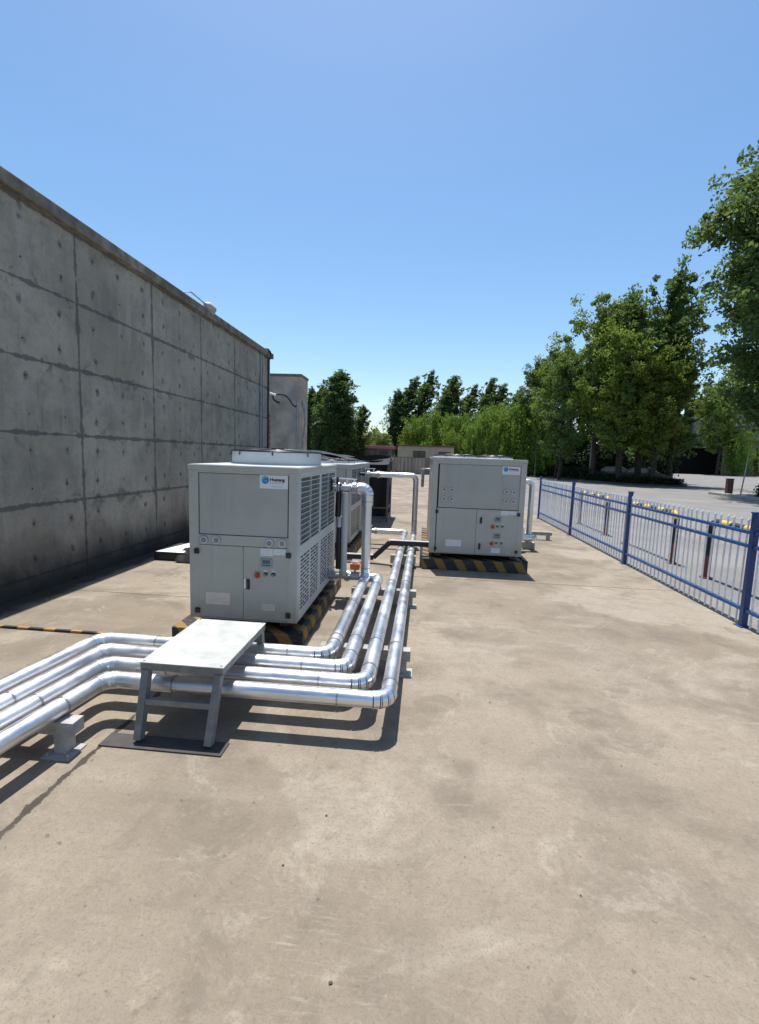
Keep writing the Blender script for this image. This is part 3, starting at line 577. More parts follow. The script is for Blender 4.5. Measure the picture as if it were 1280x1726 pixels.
mb=MB().tube([(1.74,9.5,1.14),(2.02,9.5,1.14)],.036,12); mb.build('cross_pipe',M['steel'],t)
t=empty('small_pipe',(.03,9.9,1.1),'short grey pipe stub hanging off the left side of the gauge-fronted chiller','pipe')
MB().tube([(.14,0,.35),(0,0,.35),(0,0,-.02)],.03,12).build('pipe_stub',M['steeld'],t); MB().tube([(.0,0,.30),(0,0,.35)],.045,12).build('flange',M['steel'],t)
# supports
def support(x0,x1,y,zt,label,legs,h=.075,w_=.08,mat='whitef',plate=True):
    t=empty('pipe_support',((x0+x1)/2,y,0),label,'pipe support'); cx=(x0+x1)/2
    MB().box(x0-cx,x1-cx,-w_/2,w_/2,zt-h,zt,0,.004).build('beam',M[mat],t)
    for lx in legs:
        MB().box(lx-.034-cx,lx+.034-cx,-w_/2+.006,w_/2-.006,.009,zt-h-.001,0,.003).build('leg',M[mat],t)
        if plate:
            p=MB().box(lx-.08-cx,lx+.08-cx,-.085,.065,.001,.009).build('base_plate',M['whitef'],t); mb=MB()
            for a in (-.06,.06): mb.cyl((lx-cx+a,-.06,.009),(lx-cx+a,-.06,.022),.007,6)
            mb.build('anchor_bolt',M['steel'],p)
    mb=MB(); 
    return t
support(-.74,-.024,3.57,.195,'white steel pipe support beam just behind the pipe bends',[-.66,-.085],.085,.09)
support(-.74,.0,5.25,.19,'white pipe support beam beside the tall clad upright',[-.66,-.07],.075,.09)
support(-.42,-.03,7.16,.19,'stubby grey concrete pipe support under the two far pipes',[-.35,-.10],.13,.10,'conc',False)
support(-2.62,-1.83,2.30,.195,'white steel pipe support beam left of the step platform',[-2.5,-1.915],.075,.09)
support(2.16,2.87,10.42,.175,'white pipe support beam on the ground right of the gauge-fronted chiller',[2.25,2.80],.075,.09,plate=False)
# cable tray over the pipes
t=empty('cable_tray',(0,7.3,0),'dark galvanised cable tray stepping up over the two far pipes to the right chiller','cable tray')
mb=MB()
P_=[(-1.15,.095),(-.70,.095),(-.45,.345),(.16,.345)]
for a,b in zip(P_[:-1],P_[1:]): mb.beam((a[0],0.03,a[1]),(b[0],.03,b[1]),.075,.075)
mb.build('trunking',M['dark'],t)
mb=MB().box(-.46,.16,-.02,.08,.384,.389); mb.box(-1.15,-.70,-.02,.08,.134,.139); mb.build('lid',M['steel'],t)
MB().box(.03,.07,.01,.05,.0,.306).build('leg',M['steeld'],t)
# ---------------------------------------------------------------- step platform and mat
t=empty('step_platform',(-1.345,2.9,0),'low steel step platform with white sheet top bridging the four pipes','step platform')
x0,x1,y0,y1,zt=-.255,.255,-.39,.36,.452
MB().box(x0,x1,y0,y1,zt-.006,zt,0,.002).build('top_sheet',M['plate'],t)
mb=MB()
for a,b,c_,d in ((x0+.004,x1-.004,y0+.004,y0+.034),(x0+.004,x1-.004,y1-.034,y1-.004)): mb.box(a,b,c_,d,zt-.05,zt-.0065)
mb.box(x0+.004,x0+.034,y0+.035,y1-.035,zt-.048,zt-.0065); mb.box(x1-.034,x1-.004,y0+.035,y1-.035,zt-.048,zt-.0065); mb.build('frame',M['leg'],t)
for sx in (-1,1):
    for sy in (-1,1):
        xa=(x0+.035) if sx<0 else (x1-.035); ya=(y0+.022) if sy<0 else (y1-.022); xb=xa+(.0 if sx<0 else -.02)
        MB().beam((xa,ya,zt-.051),(xb,ya+sy*.10,.021),.042,.05,up=(0,1,0)).build('leg',M['leg'],t)
for sy in (-1,1):
    f=.52; ya=((y0+.022) if sy<0 else (y1-.022))+sy*.10*f; MB().box(x0+.057,x1-.066,ya-.015,ya+.015,.215,.25,0,.002).build('cross_bar',M['leg'],t)
mb=MB()
for a in (x0+.02,x1-.02):
    for b in (y0+.02,y1-.02): mb.cyl((a,b,zt),(a,b,zt+.004),.007,8)
mb.build('rivet',M['steeld'],t)
tag(MB().add([],[]).box(-1.77,-1.045,2.365,2.49,.002,.009,0,.002).build('rubber_mat',M['mat']),'thin dark grey rubber mat under the front legs of the step platform','mat')
tag(MB().box(-4.3,-2.22,3.875,3.905,.002,.022,0,.004).build('hazard_strip',M['hazs']),'thin yellow and black striped strip lying across the yard, left of the foreground chiller','hazard strip')
# ---------------------------------------------------------------- blue fence
t=empty('metal_fence',(3.53,8.3,0),'blue steel fence with white pointed pickets along the right edge of the yard','fence')
YP=[2.24,5.26,8.28,11.30,14.33]
for y in YP:
    p=MB().box(-.030,.030,y-8.3-.030,y-8.3+.030,0,1.225,0,.004).build('post',M['bluep'],t)
    MB().box(-.038,.038,y-8.3-.038,y-8.3+.038,1.2255,1.245,0,.008).build('post_cap',M['bluep'],p)
    MB().box(-.06,.06,y-8.3-.06,y-8.3+.06,.0005,.008).build('foot_plate',M['bluep'],p)
for a,b in zip(YP[:-1],YP[1:]):
    for z in (1.018,.872,.185): MB().box(-.02,.02,a-8.3+.036,b-8.3-.036,z-.018,z+.018,0,.004).build('rail',M['bluer'],t)
mb=MB(); mb.tube([(0,0,.02),(0,0,1.125)],.0105,8); mb.tube([(0,0,1.125),(0,0,1.14),(0,0,1.152),(0,0,1.178)],[.0145,.0165,.012,.002],8)
pk=mb.build('picket',M['picket'],t); first=True
for bi in range(4):
    a,b=YP[bi],YP[bi+1]; n=25
    for k in range(n):
        y=a+(b-a)*(k+1)/(n+1)
        if bi==0 and k<6: continue
        o=pk if first else pk.copy()
        if not first: col.objects.link(o); o.parent=t
        first=False; o.location=(0.0,y-8.3,0); o.rotation_euler=(random.uniform(-.012,.012),random.uniform(-.006,.006),random.uniform(0,1))
# ---------------------------------------------------------------- crash barriers
bl=['striped crash barrier behind the fence, nearest the camera at the right edge','striped crash barrier behind the fence, nearest of those wholly in view','striped crash barrier behind the fence, second from the far end','striped crash barrier behind the fence, farthest of the row']
for i,(ya,yb) in enumerate(((2.6,4.55),(5.6,7.55),(8.55,10.47),(11.6,13.55))):
    t=empty('crash_barrier',(4.45,(ya+yb)/2,0),bl[i],'crash barrier','striped barriers along the outside of the fence'); L=(yb-ya)/2
    pts=[(0,-L,.78),(0,-L+.03,.85),(0,-L+.10,.88),(0,L-.10,.88),(0,L-.03,.85),(0,L,.78)]
    MB().tube(pts,.048,14).build('top_rail',M['hazb'],t)
    for y in (-L,L):
        p=MB().tube([(0,y,.0),(0,y,.78)],.045,14).build('post',M['hazp'],t); MB().cyl((0,y,.0),(0,y,.012),.09,14).build('foot_plate',M['rust'],p)
# ---------------------------------------------------------------- tarp-covered frame
t=empty('tarp_covered_frame',(-.85,12.1,0),'black tarpaulin draped over a steel frame behind the far left chiller','tarpaulin shelter')
mb=MB()
for x,y in ((0,0),(0,1.2),(-1.3,0),(-1.3,1.2)): mb.beam((x,y,0),(x,y,1.55),.05,.05)
mb.beam((-1.3,0,.36),(-.03,0,.36),.04,.04); mb.beam((-1.3,0,.12),(-.03,0,.12),.04,.04); mb.beam((0,.03,.36),(0,1.17,.36),.04,.04); mb.beam((0,.03,.12),(0,1.17,.12),.04,.04); mb.beam((-1.3,0,1.55),(0,0,1.55),.04,.04)
mb.build('steel_frame',paint('tarp_frame_steel',(.12,.12,.125),.6),t)
nx,ny=40,24
def sheet(fn,nx,ny):
    return [fn(i/(nx-1),j/(ny-1)) for j in range(ny) for i in range(nx)],[(j*nx+i,j*nx+i+1,(j+1)*nx+i+1,(j+1)*nx+i) for j in range(ny-1) for i in range(nx-1)]
v_,f_=sheet(lambda u,v:(-2.9+u*2.98,-1.2+v*2.6+.1*u,1.66+.10*math.sin(u*5+.5)+.07*max(0,u-.8)*5*(.5)+.03*math.sin(u*17+v*11)-.22*max(0,.25-v)*4*(1-u*.6)),nx,ny)
MB().add(v_,f_,0,True).build('tarp_top',M['tarp'],t)
v_,f_=sheet(lambda u,v:(-1.34+u*1.33,.035+.02*math.sin(u*23+v*2)*v,1.68-.04*math.sin(u*6)-v*(1.62)),nx,ny); MB().add(v_,f_,0,True).build('tarp_front',M['tarp'],t)
v_,f_=sheet(lambda u,v:(-.04+.02*math.sin(u*19+v*2)*v,.04+u*1.2,1.74-v*1.68),nx,ny); MB().add(v_,f_,0,True).build('tarp_side',M['tarp'],t)
v_,f_=sheet(lambda u,v:(-2.6+u*2.5,-.62+.25*v+.1*u,1.65+.10*math.sin(u*5+.5)+.02*math.sin(u*15)-.05*v),nx,6); MB().add(v_,f_,0,True).build('tarp_fold',M['tarpl'],t)
# ---------------------------------------------------------------- far fence, houses
t=empty('board_fence',(0,47,0),'weathered upright board fence closing the far end of the yard','fence')
MB().box(-2.9,3.4,0,.12,0,1.62).build('board_panel',M['fence'],t)
for x in (-3.0,.35,3.5): MB().box(x-.08,x+.08,-.08,.2,0,1.66,0,.02).build('post',M['fence'],t)
MB().box(-2.9,3.4,-.03,.15,1.624,1.66).build('top_rail',M['rust'],t)
def house(x,y,w_,d,h,label,wallm,roofm,wins,roofh=.15,ov=.25):
    t=empty('small_house',(x,y,0),label,'house')
    MB().box(-w_/2,w_/2,0,d,0,h).build('wall',M[wallm],t); MB().box(-w_/2-ov,w_/2+ov,-ov,d+ov,h,h+roofh,0,.03).build('roof',M[roofm],t)
    for (a,b,c_,e) in wins:
        f=MB().box(a,b,-.05,.0,c_,e).build('window',M['rust'],t); mb=MB(); mb.box(a+.06,(a+b)/2-.03,-.056,-.051,c_+.06,e-.06); mb.box((a+b)/2+.03,b-.06,-.056,-.051,c_+.06,e-.06); mb.build('pane',M['glass'],f)
    return t
house(.35,52,6.1,4,2.85,'small cream house with two dark windows behind the board fence','cream','rust',[(-1.35,-.02,1.45,2.36),(1.42,2.72,1.45,2.32)],.12,.2)
house(-6.5,58,5.6,4,2.55,'low grey house with a pink roof left of the cream house','greyw','pink',[(-2.3,-1.3,1.5,2.3),(-.9,.9,1.4,2.4),(1.2,2.3,1.5,2.3)],.35,.3)
# ---------------------------------------------------------------- vegetation
def np_mesh(name,V,F,mat):
    me=bpy.data.meshes.new(name); nv=len(V); nf=len(F)
    me.vertices.add(nv); me.vertices.foreach_set('co',V.astype(np.float32).ravel()); me.loops.add(nf*4); me.loops.foreach_set('vertex_index',F.astype(np.int32).ravel())
    me.polygons.add(nf); me.polygons.foreach_set('loop_start',np.arange(0,nf*4,4,dtype=np.int32)); me.polygons.foreach_set('loop_total',np.full(nf,4,dtype=np.int32)); me.materials.append(mat); me.update(calc_edges=True); return me
def leaves(C,size,rng,stretch=1.0,hang=0.):
    n=len(C); d=rng.normal(size=(n,3)); d[:,2]=d[:,2]*(1-hang)-hang*2.2; d/=np.linalg.norm(d,axis=1)[:,None]
    e=rng.normal(size=(n,3)); e-=d*(d*e).sum(1)[:,None]; e/=np.linalg.norm(e,axis=1)[:,None]
    s=size*rng.uniform(.6,1.35,n)[:,None]; a=d*s*stretch; b=e*s*.62
    V=np.stack([C-a,C+b*.9-a*.1,C+a,C-b*.9-a*.1],1).reshape(-1,3); F=np.arange(4*n).reshape(-1,4); return V,F
def tree_proto(seed,H,R,zb,nl,nleaf,size,lm,kind='poplar',lean=.06,spread=.35,stems=1):
    rng=np.random.default_rng(seed); rd=random.Random(seed); tr=MB(); C=[]
    lx=lambda z:lean*H*(z/H)**2.2
    for s_ in range(stems):
        ox,oy=(0,0) if stems==1 else (rd.uniform(-.4,.4)*R,rd.uniform(-.4,.4)*R); hs=H*(1 if s_==0 else rd.uniform(.75,.97))
        k0=[(ox*z/hs+lx(z)+rd.uniform(-.01,.01)*H*(z>0),oy*z/hs+rd.uniform(-.01,.01)*H*(z>0),z) for z in [hs*q/8 for q in range(9)]]
        tr.tube(k0,[.016*H*(1-.95*q/8)+.004 for q in range(9)],8)
        for i in range(nl):
            t_=(i+rd.random())/nl; z=zb+(hs-zb)*t_*.95; az_=i*2.4+rd.uniform(-.5,.5)
            if kind=='poplar': rad=R*(math.sin(math.pi*min(1,.16+.80*t_))**.75)*rd.uniform(.55,1.2); elv=R_(rd.uniform(58,74)); rad=max(rad,.10*R)
            elif kind=='willow': rad=R*(math.sin(math.pi*min(1,.25+.62*t_))**.6)*rd.uniform(.6,1.1); elv=R_(rd.uniform(15,45))
            else: rad=R*(math.sin(math.pi*min(1,.20+.72*t_))**.6)*rd.uniform(.6,1.15); elv=R_(rd.uniform(18,50))
            ln=rad/math.cos(elv) if kind!='poplar' else rad/math.cos(elv)*.72*(1.1-.35*t_)
            q0=Vector((ox*z/hs+lx(z),oy*z/hs,z*(.93 if kind!='poplar' else .96))); d=Vector((math.cos(az_)*math.cos(elv)+lean*1.2,math.sin(az_)*math.cos(elv),math.sin(elv)))
            pts=[q0]
            for j in range(4): d=(d+Vector((rd.uniform(-.15,.15)+lean*.8,rd.uniform(-.15,.15),rd.uniform(-.08,.14)))).normalized(); pts.append(pts[-1]+d*ln/4)
            tr.tube(pts,[.006*H*(1-.2*j)*(.4+.6*(1-t_)) +.003 for j in range(5)],5,cap=False)
            m=max(3,int(nleaf/nl/stems/(26 if kind!='broad' else 42))); 
            for q in range(m):
                u=rd.uniform(.25,1.05)*3.999; u=min(u,3.999); j=int(u); p=pts[j].lerp(pts[j+1],u-j); cl=rd.uniform(.25,1.)*spread; sp2=spread*(1 if kind!='poplar' else 1.15-.75*t_)
                p=np.array(p[:])+rng.normal(size=3)*sp2*.55*np.array((1,1,.8)); cl=cl*sp2/spread; n=int(26*rd.uniform(.4,1.5))
                if kind=='willow':
                    L=rd.uniform(.1,.42)*H; w=rng.uniform(0,1,n)[:,None]; c=p+rng.normal(size=(n,3))*cl*.35; c[:,2]-=w[:,0]*L; c[:,0]+=w[:,0]*L*.12; c=c[c[:,2]>.25]
                elif kind=='broad':
                    n=int(n*1.6); q_=rng.normal(size=(n,3)); q_/=np.linalg.norm(q_,axis=1)[:,None]; c=p+q_*(rng.uniform(0,1,n)**.4)[:,None]*cl*1.05*np.array((1,1,.75))
                else: c=p+rng.normal(size=(n,3))*cl*np.array((.6,.6,.5))
                C.append(c)
        for q in range(int(10+nl*.25)):
            if kind=='willow': break
            j=rd.uniform(6.2,8); a=int(min(j,7)); p=np.array(k0[a])*(1-(j-a))+np.array(k0[min(a+1,8)])*(j-a); n=36; C.append(p+rng.normal(size=(n,3))*spread*np.array((.32,.32,.42)))
    C=np.concatenate(C); V,F=leaves(C,size,rng,1.0 if kind!='willow' else 1.9,0. if kind!='willow' else .75)
    return tr,np_mesh('crown',V,F,lm)
PROTO={}
def plant(key,x,y,s,label,rz=0,sz=None,cat='tree',group=None,name='tree'):
    if key not in PROTO:
        tr,cm=PP[key](); to=tr.build('trunk',M['bark']); PROTO[key]=(to.data,cm); bpy.data.objects.remove(to)
    tm,cm=PROTO[key]; t=empty(name,(x,y,0),label,cat,group,rz); t.scale=(s,s,sz or s)
    for n,m in (('trunk',tm),('crown',cm)): o=bpy.data.objects.new(n,m); col.objects.link(o); o.parent=t
    return t
PP={
 'popA':lambda:tree_proto(1,10,1.75,.7,80,28000,.075,M['lpopd'],'poplar',.09,.34),
 'popB':lambda:tree_proto(2,10,1.6,1.8,70,15000,.075,M['lpop'],'poplar',.12,.28),
 'popC':lambda:tree_proto(3,10,1.5,1.6,64,12000,.075,M['lpop'],'poplar',.15,.26),
 'broadA':lambda:tree_proto(4,10,2.6,2.4,52,32000,.085,M['lgr'],'broad',.05,.5),
 'broadB':lambda:tree_proto(5,10,2.3,1.6,46,20000,.085,M['lpop'],'broad',.08,.45),
 'wispy':lambda:tree_proto(8,10,2.0,2.5,34,6500,.085,M['lpop'],'broad',.12,.38),
 'willA':lambda:tree_proto(6,8,2.5,1.0,34,19000,.075,M['lwil'],'willow',.05,.5),
 'willB':lambda:tree_proto(9,8,2.2,.8,30,16000,.075,M['lwil'],'willow',.08,.45),
 'big':lambda:tree_proto(7,10,2.75,1.8,120,240000,.062,M['lpopd'],'broad',.02,.46),
 'young':lambda:tree_proto(11,10,2.4,1.5,16,2200,.16,M['lwil'],'willow',.02,.7),
}
# dark poplar clump, left
for i,(x,y,h,wd,lb) in enumerate(((-14.2,57,9.6,.8,'leftmost poplar of the dark clump, rising just right of the concrete end wall'),(-12.2,55,9.7,1.1,'slender poplar second from the left in the dark clump'),(-10.6,54,11.1,1.1,'tallest poplar of the dark clump, third from the left'),(-8.7,55,10.9,1.55,'broad poplar near the right side of the dark clump'),(-8.0,57,7.6,1.1,'short poplar closing the right side of the dark clump'),(-11.4,60,8.4,1.5,'bushy low poplar filling the back of the dark clump'))):
    plant('popA',x,y,h/10*wd*1.08,lb,i*1.3 if i%2 else 0,h/10,name='poplar_tree')
# poplar row
pr=((-4.6,12.0),(-3.2,14.3),(-.7,15.1),(1.9,14.4),(4.2,14.3),(6.1,13.1),(8.1,14.2),(10.8,13.5),(12.9,12.7),(2.9,12.5),(9.5,12.2))
on=['first','second','third','fourth','fifth','sixth','seventh','eighth','ninth']
for i,(x,h) in enumerate(pr):
    lb='%s tall windswept poplar from the left in the row behind the willows'%on[i] if i<9 else ('shorter poplar filling the gap after the fourth tall one of the row' if i==9 else 'shorter poplar filling the gap after the seventh tall one of the row')
    plant(('popA','popB','popC')[(0,1,1,2,0,1,2,1,2,0,1)[i]],x-h*.05,75+(i%3)*1.5,h/10*(1.6 if i%2 else 1.4)*(.8 if i in(0,4,9) else 1),lb,(0,.5,-.4)[i%3],h/10,name='poplar_tree')
# willows
for i,(x,y,h,r,lb) in enumerate(((-1.6,60,6.9,1.0,'bright green willow directly behind the left end of the cream house'),(1.5,59,7.3,1.05,'bright green willow behind the middle of the cream house'),(4.6,58,7.3,1.05,'bright green willow right of the cream house'),(7.5,57,7.7,1.1,'willow third to the right of the cream house'),(9.9,56,8.3,1.1,'larger willow above the gauge-fronted chiller roof'),(12.1,55,8.8,1.1,'willow touching the dark broad trees on its right'),(3.0,56,5.2,.85,'small low willow peeping over the cream house roof'),(6.2,55,5.6,.85,'small low willow in front of the willow row'),(8.8,54,6.0,.9,'small low willow behind the gauge-fronted chiller'))):
    plant('willA' if i%2 else 'willB',x,y,h/8*r,lb,i*1.1,h/8,name='willow_tree')
# broad trees on the median
for (k,x,y,h,wd,lb,rz) in (('broadB',11.6,55,13.0,.85,'left tree of the big dark roadside group, beside the willows',.3),('broadA',14.0,51,13.6,.95,'second tree from the left in the dark roadside group',.9),('popB',12.6,60,14.2,1.2,'thin poplar poking up behind the left of the roadside group',0),
  ('broadA',15.6,45,15.6,.95,'bright leafed tree third from the left in the roadside group',0),('broadB',17.2,43,16.6,1.0,'tallest dense tree over the parked cars',1.4),('wispy',19.2,44,18.8,.95,'tall tree with airy top shoots above the parked cars',0),('wispy',21.0,45,18.4,.75,'airy topped tree right of the parked cars',.6),
  ('broadA',19.0,41,10.6,1.0,'lower leafy tree with its trunk standing beside the parked cars',2.0),('broadB',22.3,50,12.0,1.0,'mid height tree right behind the airy topped tree',.5),('broadA',53.5,122,22,.95,'distant green tree over the left part of the black shed',.2),('broadB',61,122,25.5,.9,'distant tree over the middle of the black shed',1.2),('broadA',61.5,105,19.5,1.05,'distant green tree left of the white building',2.2),('broadB',21.6,43.5,15.0,.95,'leafy tree filling the right side of the roadside group',2.9),('broadA',17.0,42.5,12.2,1.05,'low spreading leafy tree left of the parked cars',3.6),('broadB',13.2,47,11.8,1.0,'mid height leafy tree at the left front of the roadside group',4.4),('broadB',79,130,31,1.0,'tall distant tree rising behind the white building',.7),('broadB',22.5,60,10.5,.9,'low dark tree behind the parked cars',.1)):
    plant(k,x,y,h/10*wd,lb,rz,h/10,name='roadside_tree')
plant('big',21.6,28,2.35,'very tall dense dark tree cut by the right edge of the photo',0,2.04,name='roadside_tree')
plant('big',29,36,2.4,'second tall dense tree behind the very tall one at the right edge',2.0,2.15,name='roadside_tree')
for i,(x,y,h,r,lb) in enumerate(((58,121,13.6,1.1,'willow behind of the black shed, left of the white building'),(64,120,13.2,1.0,'willow standing over the right end of the black shed'),(66,106,9.8,1.15,'willow in front of the white building near the right edge'),(73,107,8.6,1.0,'willow beside the dark green notice board'),(80,108,10.5,1.2,'rightmost willow, cut by the photo edge before the white building'),(52,120,11.5,1.0,'low willow over the left end of the black shed'),(45.5,119,10.0,1.0,'small willow behind the left end of the black shed'))):
    plant('willA' if i%2 else 'willB',x,y,h/8*r,lb,i*2.1,h/8,name='willow_tree')
# far low woods
def blob(name,x0,x1,y0,y1,h,n,size,mat,label=None,kind=None,cat=None,seed=1,prof=None):
    rng=np.random.default_rng(seed); u=rng.uniform(0,1,n); v=rng.uniform(0,1,n); x=x0+(x1-x0)*u; y=y0+(y1-y0)*v
    hh=h*(.72+.16*np.sin(x*.9+1)+.12*np.sin(x*2.3+.5)+.08*np.sin(x*5.1)); z=hh*rng.uniform(0.02,1,n)**.8; C=np.stack([x,y,z],1)+rng.normal(size=(n,3))*size*.8; C[:,2]=np.abs(C[:,2]); V,F=leaves(C,size,rng)
    o=bpy.data.objects.new(name,np_mesh(name,V,F,mat)); col.objects.link(o); return tag(o,label,cat,None,kind)
blob('woodland',-70,47,125,140,9.2,60000,.45,M['lgr'],'low far-off green woodland seen between the tree clumps','stuff','woodland',3)
blob('woodland',-30,-4,62,66,5.0,22000,.20,M['lpopd'],'dark undergrowth massed behind the poplar clump on the left','stuff','undergrowth',4)
blob('woodland',13.5,25,56,60,4.2,16000,.17,M['lhed'],'dark leaf mass added for the shade between the trunks of the roadside trees','stuff','undergrowth',9)  # near-black leaves added to hold the dense shade under the crowns
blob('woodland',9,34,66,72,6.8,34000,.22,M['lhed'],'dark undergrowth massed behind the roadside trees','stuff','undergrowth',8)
# median bed: tapering ground bed with hedge
mb=MB().add([(10.5,70,.12),(15.2,44.5,.12),(17.8,40.5,.12),(21.6,40.6,.12),(24.5,46,.12),(26,70,.12),(10.5,70,-.006),(15.2,44.5,-.006),(17.8,40.5,-.006),(21.6,40.6,-.006),(24.5,46,-.006),(26,70,-.006)],[(0,1,2,3,4,5),(0,6,7,1),(1,7,8,2),(2,8,9,3),(3,9,10,4)]); tag(mb.build('planting_bed',M['soil']),kind='structure')
rng=np.random.default_rng(12)
def hedge(pts,w_,h,n,size,label,seed):
    rng=np.random.default_rng(seed); P=np.array(pts,float); seg=np.linalg.norm(P[1:]-P[:-1],axis=1); cs=np.concatenate([[0],np.cumsum(seg)]); u=rng.uniform(0,cs[-1],n); k=np.clip(np.searchsorted(cs,u)-1,0,len(seg)-1); f=((u-cs[k])/seg[k])[:,None]; c=P[k]*(1-f)+P[k+1]*f
    C=np.zeros((n,3)); C[:,:2]=c+rng.uniform(-w_/2,w_/2,(n,2)); C[:,2]=.12+rng.uniform(0,1,n)**.7*h*(.85+.15*np.sin(u*1.7)); V,F=leaves(C,size,rng); o=bpy.data.objects.new('hedge',np_mesh('hedge',V,F,M['lhed'])); col.objects.link(o); return tag(o,label,'hedge')
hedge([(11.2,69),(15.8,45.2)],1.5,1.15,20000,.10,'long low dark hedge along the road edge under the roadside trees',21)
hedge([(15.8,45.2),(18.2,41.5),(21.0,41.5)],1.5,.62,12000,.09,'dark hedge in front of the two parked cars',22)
# parked cars
def car(x,y,rz,label):
    t=empty('parked_car',(x,y,0),label,'car',None,rz)
    prof=[(-2.2,.35),(-2.25,.75),(-2.1,.95),(-1.5,1.0),(-.9,1.42),(.35,1.45),(1.15,1.0),(2.0,.85),(2.25,.65),(2.25,.35)]
    mb=MB(); n=len(prof); vs=[(a,s*(.86 if 1.0<b else .9),b) for s in (-1,1) for a,b in prof]; mb.add(vs,[tuple(range(n))[::-1] if False else tuple(range(n)),tuple(range(2*n-1,n-1,-1))]+[(i,i+n,(i+1)%n+n,(i+1)%n) for i in range(n)])
    b=mb.build('body',M['carp'],t); bv=b.modifiers.new('b','BEVEL'); bv.width=.05; bv.segments=2
    MB().add([(.40,-.74,1.455),(.40,.74,1.455),(1.17,.82,1.02),(1.17,-.82,1.02)],[(0,3,2,1)]).build('windscreen',M['windsc'],t)
    mb=MB()
    for s in (-1,1): mb.beam((.38,s*.76,1.468),(1.19,s*.84,1.015),.05,.02)
    mb.beam((.38,-.76,1.468),(.38,.76,1.468),.05,.02); mb.build('windscreen_trim',M['silver'],t)
    for s in (-1,1): MB().add([(-.85,s*.885,1.36),(.3,s*.885,1.38),(.95,s*.905,1.02),(-1.3,s*.905,1.02)],[(0,1,2,3)] if s<0 else [(3,2,1,0)]).build('side_window',M['glass'],t)
    for a in (-1.4,1.4):
        for s in (-1,1):
            wh=MB().cyl((a,s*.72,.33),(a,s*.92,.33),.33,20).build('wheel',M['dark'],t); MB().cyl((a,s*.921,.33),(a,s*.93,.33),.2,14).build('rim',M['silver'],wh)
    for s in (-1,1): MB().box(2.2,2.27,s*.6-.15,s*.6+.15,.6,.75,0,.02).build('headlight',M['white'],t)
car(19.9,44.6,R_(-22),'dark parked car with pale edged windscreen, right one of two behind the hedge')
car(17.9,45.6,R_(-22),'dark parked car partly hidden by the tree trunk, left one of two')
# street poles
def pole(x,y,h,label):
    t=empty('light_pole',(x,y,0),label,'pole'); MB().tube([(0,0,0),(0,0,h)],[.06,.04],10).build('shaft',M['steeld'],t); MB().box(-.12,.12,-.12,.12,0,.12,0,.01).build('base',M['steeld'],t); MB().tube([(0,0,h),(.05,0,h+.12),(.25,0,h+.16)],.035,8).build('arm',M['white'],t)
pole(15.6,45.8,4.1,'thin white pole in the dark hedge under the roadside trees'); pole(12.3,53,3.6,'thin pale pole further left along the hedge, beside the willows')
# black shed and white building
t=empty('black_shed',(58,110,0),'long low black walled shed across the road at the right','shed')
MB().box(-8,7.2,0,8,0,5.6).build('wall',M['blackw'],t); MB().box(-8.2,7.4,-.2,8.2,5.6,5.85).build('roof',M['brownr'],t)
MB().box(-22,-8.2,1,7,0,4.6).build('side_wall',M['blackw'],t)
t=empty('white_building',(72,112,0),'pale building with a dark brown upper roof at the far right','building')
MB().box(-9,18,0,14,0,12.6).build('wall',M['whitew'],t); MB().box(-9.4,18.4,-1.2,14.4,12.6,13.2).build('cornice',M['whitew'],t); MB().box(-8,18,1.5,13,13.2,17.5).build('upper_roof',M['brownr'],t)
MB().box(-5.5,18,-1.6,-.02,7.6,8.2).build('canopy',M['whitew'],t)
for (a,b,c_,e) in ((-6,-3.4,8.4,10.8),(-1.6,1.2,8.6,11.2),(3,6,8.6,11.2),(-7.5,-1.6,0,5.8),(1.4,6,0,5.8)): f=MB().box(a,b,-.08,-.001,c_,e).build('window',M['glass'],t)
t=empty('notice_board',(71.3,110.2,0),'dark green notice board on white wall at the right edge','sign')
MB().box(-1.4,1.4,0,.2,2.3,3.9,0,.03).build('board',M['greensign'],t)
mb=MB()
for k in range(2):
    for j in range(6): mb.box(-1.1+j*.38,-.85+j*.38,-.02,-.001,3.35-k*.6,3.5-k*.6); mb.box(-1.05+j*.38,-.98+j*.38,-.02,-.001,3.15-k*.6,3.34-k*.6)
mb.build('lettering',M['whitef'],t)
for s in (-1.2,1.2): MB().box(s-.06,s+.06,0,.12,0,2.3).build('post',M['steeld'],t)
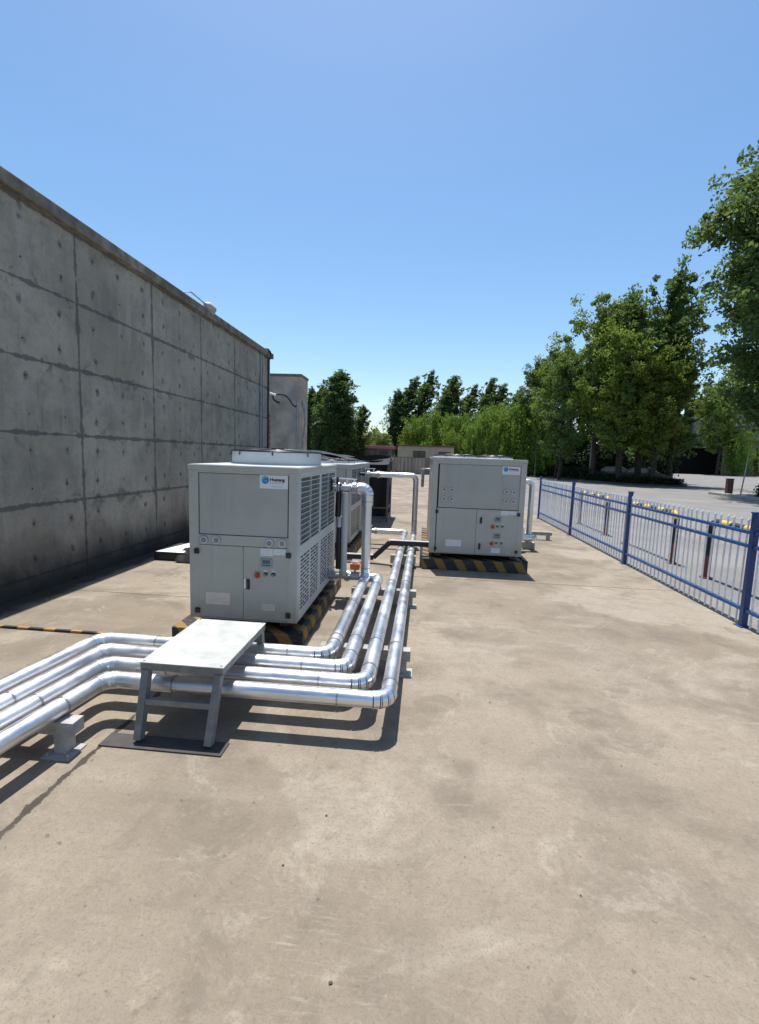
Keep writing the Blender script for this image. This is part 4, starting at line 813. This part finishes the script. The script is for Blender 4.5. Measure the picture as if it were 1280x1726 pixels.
# kerbed bed with post, sapling, bush at the right edge
tag(MB().add([],[]).box(18.1,26,26,31.5,-.006,.14,0,.02).build('kerb_bed',M['conc']),kind='structure')
t=empty('gate_post',(18.75,30.6,.14),'short dark rusty post standing on the kerb bed corner','post'); MB().box(-.17,.17,-.12,.12,0,.85,0,.02).build('shaft',M['rust'],t); MB().box(-.19,.19,-.14,.14,.852,.90,0,.02).build('cap',M['dark'],t)
t=empty('sapling',(19.2,30.2,.14),'thin leaning young tree beside the rusty post','sapling'); MB().tube([(0,0,0),(.12,0,1.4),(.2,0,2.8)],[.04,.035,.02],8).build('trunk',M['whitef'],t)
rng=np.random.default_rng(5); C=np.array([.2,0,3.1])+rng.normal(size=(420,3))*np.array([.42,.42,.45]); V,F=leaves(C,.07,rng); o=bpy.data.objects.new('crown',np_mesh('crown',V,F,M['lwil'])); col.objects.link(o); o.parent=t
t=empty('bush',(20.3,27.6,.14),'round dark bush at the right edge on the kerb bed','bush'); C=rng.normal(size=(7000,3)); C/=np.linalg.norm(C,axis=1)[:,None]; C*=rng.uniform(.3,1.0,7000)[:,None]**.5; C=C*np.array([1.75,1.3,.8])*(1+.15*np.sin(C[:,:1]*7)); C[:,2]=np.abs(C[:,2]+.25); V,F=leaves(C,.06,rng); o=bpy.data.objects.new('foliage',np_mesh('foliage',V,F,M['lhed'])); col.objects.link(o); o.parent=t
MB().tube([(0,0,0),(0,0,.6)],.06,6).build('stem',M['bark'],t)
# pebbles
pm=None
for i,(x,y) in enumerate(((-.377,2.02),(-.50,1.73),(.70,1.74),(-.22,1.32),(-.42,1.12),(-.25,1.05),(.50,1.20),(.32,1.02),(1.20,2.6),(.55,3.2))):
    if pm is None:
        bm=bmesh.new(); bmesh.ops.create_icosphere(bm,subdivisions=2,radius=.005)
        for v in bm.verts: v.co=v.co*random.uniform(.7,1.25); v.co.z*=.6
        pm=bpy.data.meshes.new('pebble'); bm.to_mesh(pm); bm.free(); pm.materials.append(M['soil'])
    o=bpy.data.objects.new('pebble',pm); col.objects.link(o); o.location=(x,y,.003); o.rotation_euler=(0,0,i*1.3); s=random.uniform(.6,1.2); o.scale=(s,s,s)
    tag(o,'tiny dark pebble lying on the open concrete of the yard','pebble','pebbles scattered on the foreground concrete')
